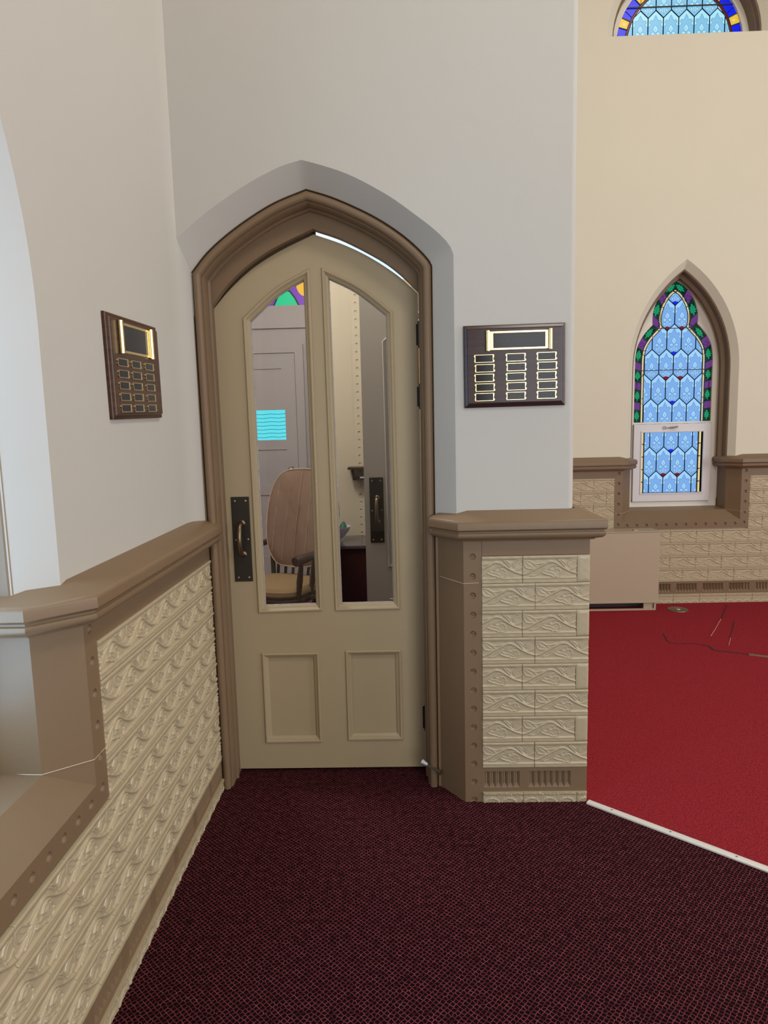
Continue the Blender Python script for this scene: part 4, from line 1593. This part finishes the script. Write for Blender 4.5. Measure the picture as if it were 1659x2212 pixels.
# ------------------------------------------------------------------ vestibule behind the door
floor_v = slab('floor_vestibule', [(-2.4, 2.92), (0.5, 2.92), (0.5, 7.2), (-2.4, 7.2)], 0.0, VCARP)
mb = MB()
YV = 2.98
mb.prism([(-2.4, 0), (-0.80, 0), (-0.80, 2.06)] + [(p[0], p[1] + 0.02) for p in AI] + [(0.13, 2.06), (0.13, 0), (0.52, 0), (0.52, 4.6), (-2.4, 4.6)], [], YV, YV + 0.03)
build('wall_vestibule_front', mb, VPAINT, kind='structure')
mb = MB()
mb.box(0.50, 0.56, YV, 7.2, 0, 4.6)
build('wall_vestibule_right', mb, VPAINT, kind='structure')
mb = MB()
mb.box(-2.46, -2.40, YV, 7.2, 0, 4.6)
build('wall_vestibule_left', mb, VPAINT, kind='structure')
mb = MB()
mb.box(-2.46, 0.56, YV, 7.2, 4.6, 4.65)
build('ceiling_vestibule', mb, VPAINT, kind='structure')
# inner back wall with dimpled pilaster, window above
wvb = MB()
wvb.prism([(-0.70, 0), (0.50, 0), (0.50, 4.6), (-0.70, 4.6)], [[(-0.68, 2.72), (0.45, 2.72), (0.45, 3.5), (-0.68, 3.5)]], 5.70, 5.80)
wall_vb = build('wall_vestibule_back', wvb, VCREAM, kind='structure')
mb = MB()
for i in range(42):
    dimple_cell(mb, -0.338, 0.05 + i * 0.0655, 0.075, 0.0655, 0.011)
pil = build('dimpled_border', mb, VCREAM, wall_vb, (0, 5.69, 0), smooth=True, angle=50)
mb = MB()
mb.prism([(-0.68, 2.72), (0.45, 2.72), (0.45, 3.5), (-0.68, 3.5)], [], 5.76, 5.77)
window_5 = build('window_5', mb, G_SKY, kind='structure')
mb = MB()
mb.box(-0.705, -0.695, 5.70, 7.0, 0, 4.6)
build('wall_vestibule_side', mb, VPAINT, kind='structure')
# exterior wall with panelled door, transom
mb = MB()
mb.prism([(-2.4, 0), (-0.70, 0), (-0.70, 4.6), (-2.4, 4.6)], [[(-2.10, 2.765), (-0.90, 2.765), (-0.90, 3.40), (-2.10, 3.40)]], 7.0, 7.1)
mb.box(-2.2, -0.71, 6.97, 7.0, 2.54, 2.60)
mb.prism([(-2.12, 0), (-0.96, 0), (-0.96, 2.38), (-2.12, 2.38)], [[(-2.03, 0), (-1.045, 0), (-1.045, 2.295), (-2.03, 2.295)]], 6.965, 7.0)
build('wall_exterior', mb, VDOOR, kind='structure')
mb = MB()
mb.prism([(-2.025, 0.01), (-1.05, 0.01), (-1.05, 2.29), (-2.025, 2.29)], [[(-1.48, 1.42), (-1.165, 1.42), (-1.165, 1.725), (-1.48, 1.725)], [(-1.48, 1.83), (-1.19, 1.83), (-1.19, 2.14), (-1.48, 2.14)], [(-1.48, 0.95), (-1.165, 0.95), (-1.165, 1.32), (-1.48, 1.32)], [(-1.48, 0.2), (-1.165, 0.2), (-1.165, 0.85), (-1.48, 0.85)]], 6.975, 7.0)
mb.box(-1.49, -1.18, 6.988, 7.0, 1.82, 2.15)
mb.box(-1.49, -1.155, 6.988, 7.0, 0.94, 1.33)
mb.box(-1.49, -1.155, 6.988, 7.0, 0.19, 0.86)
door_2 = build('door_2', mb, VDOOR, kind='structure')
mb = MB()
mb.add([(-1.48, 6.993, 1.42), (-1.165, 6.993, 1.42), (-1.165, 6.993, 1.725), (-1.48, 6.993, 1.725)], [(0, 1, 2, 3)])
build('pane', mb, G_CYAN, door_2)
for i in range(7):
    mb = MB()
    z = 1.45 + i * 0.039
    mb.tube([(-1.48, 6.990, z), (-1.40, 6.990, z - 0.004), (-1.32, 6.990, z + 0.003), (-1.24, 6.990, z - 0.003), (-1.165, 6.990, z + 0.003)], 0.003, 5)
    build('blind_slat', mb, G_CYAND, door_2)
mb = MB()
mb.lathe((-1.122, 6.975, 1.11), [(0.012, 0.0), (0.012, -0.02), (0.030, -0.035), (0.032, -0.05), (0.02, -0.062), (0.002, -0.065)], 'y', 16)
mb.lathe((-1.122, 6.975, 1.11), [(0.034, 0.0), (0.032, -0.006)], 'y', 16)
build('door_knob', mb, SCREW, door_2, smooth=True)
window_4 = empty('window_4', (0, 7.05, 0), kind='structure')
mb = MB()
mb.add([(-2.10, 0, 2.765), (-0.90, 0, 2.765), (-0.90, 0, 3.40), (-2.10, 0, 3.40)], [(0, 1, 2, 3)])
build('pane', mb, emit_mat('transom_purple', (120, 62, 176), 1.0), window_4)
for xc in (-1.75, -1.12):
    mb = MB()
    mb.prism([(xc - 0.125, 2.765), (xc + 0.125, 2.765), (xc + 0.09, 2.84), (xc + 0.045, 2.90), (xc, 2.915), (xc - 0.045, 2.90), (xc - 0.09, 2.84)], [], -0.004, 0, back=False)
    build('leaf_pane', mb, emit_mat('transom_green', (24, 200, 140), 1.0), window_4)
    mb = MB()
    ribbon(mb, [(xc - 0.13, 2.765), (xc - 0.09, 2.845), (xc - 0.04, 2.912), (xc, 2.92), (xc + 0.04, 2.912), (xc + 0.09, 2.845), (xc + 0.13, 2.765)], 0.016, -0.006, 0)
    build('leaf_came', mb, LEAD, window_4)
for pts in ([(-1.16, 2.925), (-1.06, 2.96), (-0.99, 3.06), (-1.04, 3.10), (-1.10, 3.03), (-1.18, 3.0)], [(-1.12, 3.04), (-0.98, 3.12), (-1.05, 3.2)]):
    mb = MB()
    mb.prism(pts, [], -0.004, 0, back=False)
    build('petal_pane', mb, emit_mat('transom_red', (226, 40, 62), 1.0), window_4)
mb = MB()
mb.prism([(-0.93 + 0.085 * math.cos(t), 2.99 + 0.13 * math.sin(t)) for t in np.linspace(0, 2 * PI, 20)[:-1]], [], -0.005, 0, back=False)
build('petal_pane', mb, emit_mat('transom_gold', (242, 184, 40), 1.0), window_4)

# second leaf of the same pattern standing open in the vestibule
door_3 = empty('door_3', (-0.205 + 0.762, 3.80 - WD, 0), 0.0, kind='structure')
DOORG = mat('paint_door_grey', (0.43, 0.405, 0.36), 0.4)
outline3 = [(-0.762, 0.012), (0.088, 0.012), (0.088, 2.29), (-0.762, 2.29)]
mb = MB()
mb.prism(outline3, [inset(GLl, 0.004), inset(GRl, 0.004), inset(PLl, 0.004), inset(PRl, 0.004)], WD, WD + 0.045)
build('door_leaf', mb, DOORG, door_3)
for l in (GLl, GRl, PLl, PRl):
    mb = MB()
    mb.skin(moulding(l, MPROF), True, flip=True)
    build('glazing_moulding' if l in (GLl, GRl) else 'panel_moulding', mb, DOORG, door_3, smooth=True, angle=35)
for l in (PLl, PRl):
    mb = MB()
    mb.prism(inset(l, 0.01), [], WD + 0.016, WD + 0.030)
    build('panel', mb, DOORG, door_3)
for l in (GLl, GRl):
    mb = MB()
    mb.prism(inset(l, 0.018), [], WD + 0.024, WD + 0.0245, back=False, sides=False)
    build('pane', mb, GLASS, door_3)
pull_set(door_3, WD)

# unseen pendant lamp, added to light the vestibule
lamp = empty('added_pendant_lamp', (-0.95, 3.55, 3.60))
mb = MB()
mb.lathe((0, 0, 0), [(0.02, 0.0), (0.09, 0.03), (0.125, 0.10), (0.125, 0.15), (0.08, 0.22), (0.04, 0.25)], 'z', 24)
build('globe', mb, LAMPG, lamp, smooth=True)
mb = MB()
mb.tube([(0, 0, 0.25), (0, 0, 1.0)], 0.008, 8)
build('cord', mb, BLACK, lamp)
ld = bpy.data.lights.new('vestibule_fill_light', 'POINT')
ld.energy = 105
ld.color = (1.0, 0.93, 0.86)
ld.shadow_soft_size = 0.13
lo = bpy.data.objects.new('vestibule_fill_light', ld)
COL.objects.link(lo)
lo.location = (-0.95, 3.55, 3.50)
tag(lamp, 'white globe lamp added out of view to light the vestibule', 'lamp')

# rocking chair
ch = empty('rocking_chair', (-0.82, 4.48, 0.0), math.radians(-25))
ch.scale = (1.08, 1.05, 1.035)


def part(name, fn, m_, smooth=True, parent=None):
    b = MB()
    fn(b)
    return build(name, b, m_, parent or ch, smooth=smooth)


def seat_fn(b):
    pts = [(0.25 * math.copysign(abs(math.cos(t)) ** 0.6, math.cos(t)), 0.245 * math.copysign(abs(math.sin(t)) ** 0.6, math.sin(t))) for t in np.linspace(0, 2 * PI, 29)[:-1]]
    rings = [[(x * k, y * k, z) for x, y in pts] for k, z in ((0.9, 0.395), (1.0, 0.405), (1.0, 0.425), (0.93, 0.435))]
    b.skin(rings, True)
    b.add(rings[-1], [tuple(range(28))])
    b.add(rings[0], [tuple(reversed(range(28)))])


part('seat', seat_fn, CHAIRW)
for sx in (-1, 1):
    for sy in (-1, 1):
        part('leg', lambda b: b.tube([(sx * 0.17, sy * 0.16, 0.40), (sx * 0.185, sy * 0.18, 0.33), (sx * 0.20, sy * 0.20, 0.24), (sx * 0.215, sy * 0.215, 0.14), (sx * 0.225, sy * 0.225, 0.05)], [0.015, 0.020, 0.027, 0.019, 0.014], 10), CHAIRW)
    part('rocker', lambda b: b.tube([(sx * 0.225, -0.36, 0.075), (sx * 0.225, -0.2, 0.035), (sx * 0.225, 0.0, 0.02), (sx * 0.225, 0.2, 0.035), (sx * 0.225, 0.42, 0.09)], 0.019, 8), CHAIRW)
    part('armrest', lambda b: b.tube([(sx * 0.245, 0.22, 0.71), (sx * 0.265, 0.1, 0.70), (sx * 0.275, -0.08, 0.695), (sx * 0.270, -0.20, 0.69), (sx * 0.262, -0.235, 0.685)], [0.02, 0.022, 0.026, 0.032, 0.030], 10), CHAIRW)
    for yy in (-0.17, -0.02, 0.10):
        part('arm_spindle', lambda b: b.tube([(sx * 0.22, yy * 0.9, 0.42), (sx * 0.245, yy, 0.55), (sx * 0.265, yy, 0.69)], [0.012, 0.020, 0.012], 8), CHAIRW)
    part('stretcher', lambda b: b.tube([(sx * 0.205, -0.20, 0.20), (sx * 0.205, 0.20, 0.20)], [0.010, 0.010], 8), CHAIRW)
for i in range(7):
    x = -0.18 + 0.06 * i
    part('back_spindle', lambda b: b.tube([(x * 0.95, 0.20, 0.42), (x * 1.1, 0.30, 0.85), (x * 1.1, 0.36, 1.10 - abs(x) * 0.5)], 0.010, 8), CHAIRW)
bow = [(-0.20, 0.20, 0.42), (-0.24, 0.26, 0.72), (-0.235, 0.32, 0.95), (-0.16, 0.36, 1.12), (0.0, 0.385, 1.19), (0.16, 0.36, 1.12), (0.235, 0.32, 0.95), (0.24, 0.26, 0.72), (0.20, 0.20, 0.42)]
bowc = [tuple(p) for p in crom(bow, 4)]
part('back_bow', lambda b: b.tube(bowc, 0.016, 10), CHAIRW)


def cushion_outline(n_=40):
    pts = []
    for k in range(n_):
        t = 2 * PI * k / n_
        x = 0.255 * math.copysign(abs(math.cos(t)) ** 0.55, math.cos(t)) * (1.0 - 0.10 * (math.sin(t) < 0) * abs(math.sin(t)))
        z = 0.885 + 0.325 * math.copysign(abs(math.sin(t)) ** 0.78, math.sin(t))
        pts.append((x, z))
    return pts


def lean(x, z, off):
    return (x, 0.155 + (z - 0.45) * 0.26 - off, z)


def cushion_fn(b):
    o_ = cushion_outline()
    rings = []
    for k, d in ((0.96, 0.0), (1.0, 0.02), (1.0, 0.035), (0.93, 0.055), (0.8, 0.064), (0.6, 0.068), (0.4, 0.070), (0.2, 0.071), (0.005, 0.071)):
        ring = []
        for x, z in o_:
            xx, zz = x * k, 0.885 + (z - 0.885) * k
            fold = -0.016 * abs(math.cos(PI * xx / 0.085)) ** 4 if k < 0.97 else 0
            ring.append(lean(xx, zz, d + fold))
        rings.append(ring)
    b.skin(rings, True, flip=True)


cu = part('back_cushion', cushion_fn, CUSH)
part('piping', lambda b: b.tube([lean(x, z, 0.036) for x, z in cushion_outline() + [cushion_outline()[0]]], 0.005, 6), PIPING, parent=cu)
for i in range(-2, 3):
    x = i * 0.085
    zt_ = 0.885 + 0.312 * (1 - (abs(x) / 0.26) ** 2.2) ** 0.55
    part('seam', lambda b: b.tube([lean(x, 0.885 - (zt_ - 0.885) * 0.95, 0.062), lean(x, 0.885, 0.066), lean(x, zt_ - 0.01, 0.055)], 0.0016, 5), PIPING, parent=cu)


def seatc_fn(b):
    pts = [(0.235 * math.copysign(abs(math.cos(t)) ** 0.6, math.cos(t)), -0.02 + 0.225 * math.copysign(abs(math.sin(t)) ** 0.6, math.sin(t))) for t in np.linspace(0, 2 * PI, 33)[:-1]]
    rings = [[(x * k, y * k, z) for x, y in pts] for k, z in ((0.92, 0.437), (1.0, 0.455), (1.0, 0.480), (0.93, 0.50), (0.6, 0.51), (0.1, 0.512))]
    b.skin(rings, True)
    b.add(rings[-1], [tuple(range(32))])


part('seat_cushion', seatc_fn, SEATC)
tag(ch, 'dark wooden rocking chair with tan quilted cushions seen through the door glass', 'rocking chair')

# table with bowl
tb = empty('side_table', (-0.24, 5.36, -0.13))
mb = MB()
mb.prism([(-0.50, 0.735), (0.48, 0.735), (0.48, 0.76), (-0.50, 0.76)], [], -0.24, 0.26)
build('table_top', mb, mat('table_top_bluish_sheen', (0.10, 0.085, 0.105), 0.16), tb, bevel=0.004)  # bluish reflection on the dark wood is put into the top's colour
mb = MB()
mb.box(-0.47, 0.45, -0.21, -0.19, 0.30, 0.735)
build('front_panel', mb, TABLEW, tb)
mb = MB()
mb.box(-0.47, 0.45, 0.20, 0.22, 0.30, 0.735)
build('back_panel', mb, TABLEW, tb)
for sx in (-0.45, 0.43):
    for sy in (-0.19, 0.20):
        mb = MB()
        mb.tube([(sx, sy, 0.735), (sx, sy, 0.30), (sx, sy, 0.131)], [0.028, 0.026, 0.018], 8)
        build('leg', mb, TABLEW, tb)
tag(tb, 'dark polished wooden side table behind the rocking chair in the vestibule', 'table')
bw = empty('bowl', (-0.515, 5.36, 0.63))
bw.scale = (1.12, 1.12, 1.12)
mb = MB()
mb.lathe((0, 0, 0), [(0.045, 0.0), (0.045, 0.012), (0.035, 0.02), (0.06, 0.045), (0.085, 0.075), (0.098, 0.105), (0.094, 0.105), (0.078, 0.075), (0.05, 0.05), (0.004, 0.042)], 'z', 26)
build('bowl_body', mb, CERAM, bw, smooth=True)
tag(bw, 'white footed ceramic bowl on the vestibule table', 'bowl')
for i, (dx, dy, dz, lb) in enumerate(((0.047, -0.004, 0.112, 'green pear shaped fruit at right of the white bowl'), (-0.024, -0.040, 0.112, 'green fruit at the front of the white bowl'), (-0.022, 0.041, 0.112, 'green fruit lying at the back of the white bowl'))):
    mb = MB()
    mb.lathe((0, 0, -0.035), [(0.002, 0.0), (0.022, 0.008), (0.033, 0.028), (0.028, 0.048), (0.016, 0.066), (0.010, 0.076), (0.002, 0.08)], 'z', 16)
    f_ = build('fruit', mb, GREENV, None, (-0.515 + dx, 5.36 + dy, 0.63 + dz), (0.12 * i - 0.1, 0.15, i), smooth=True)
    tag(f_, lb, 'fruit', 'green fruit in the bowl')

# little wall shelf with papers
sh = empty('wall_shelf', (-0.33, 5.68, 1.10))
mb = MB()
mb.prism([(-0.10, 0.09), (0.16, 0.09), (0.16, 0.108), (-0.10, 0.108)], [], -0.16, 0.0)
build('top_board', mb, CHAIRW, sh)
mb = MB()
mb.prism([(-0.06, 0.0), (0.14, 0.0), (0.14, 0.015), (-0.06, 0.015)], [], -0.12, 0.0)
build('bottom_board', mb, CHAIRW, sh)
mb = MB()
mb.prism([(-0.075, 0.09), (-0.06, 0.0), (-0.045, 0.0), (-0.06, 0.09)], [], -0.12, 0.0)
build('side_board', mb, CHAIRW, sh)
tag(sh, 'small dark wooden shelf fixed to the dimpled pilaster in the vestibule', 'shelf')
pp = MB()
pp.box(0, 0.10, -0.09, 0.0, 0, 0.012)
tag(build('paper_stack', pp, CERAM, None, (-0.335, 5.66, 1.1155)), 'white papers lying on the small wall shelf', 'papers')
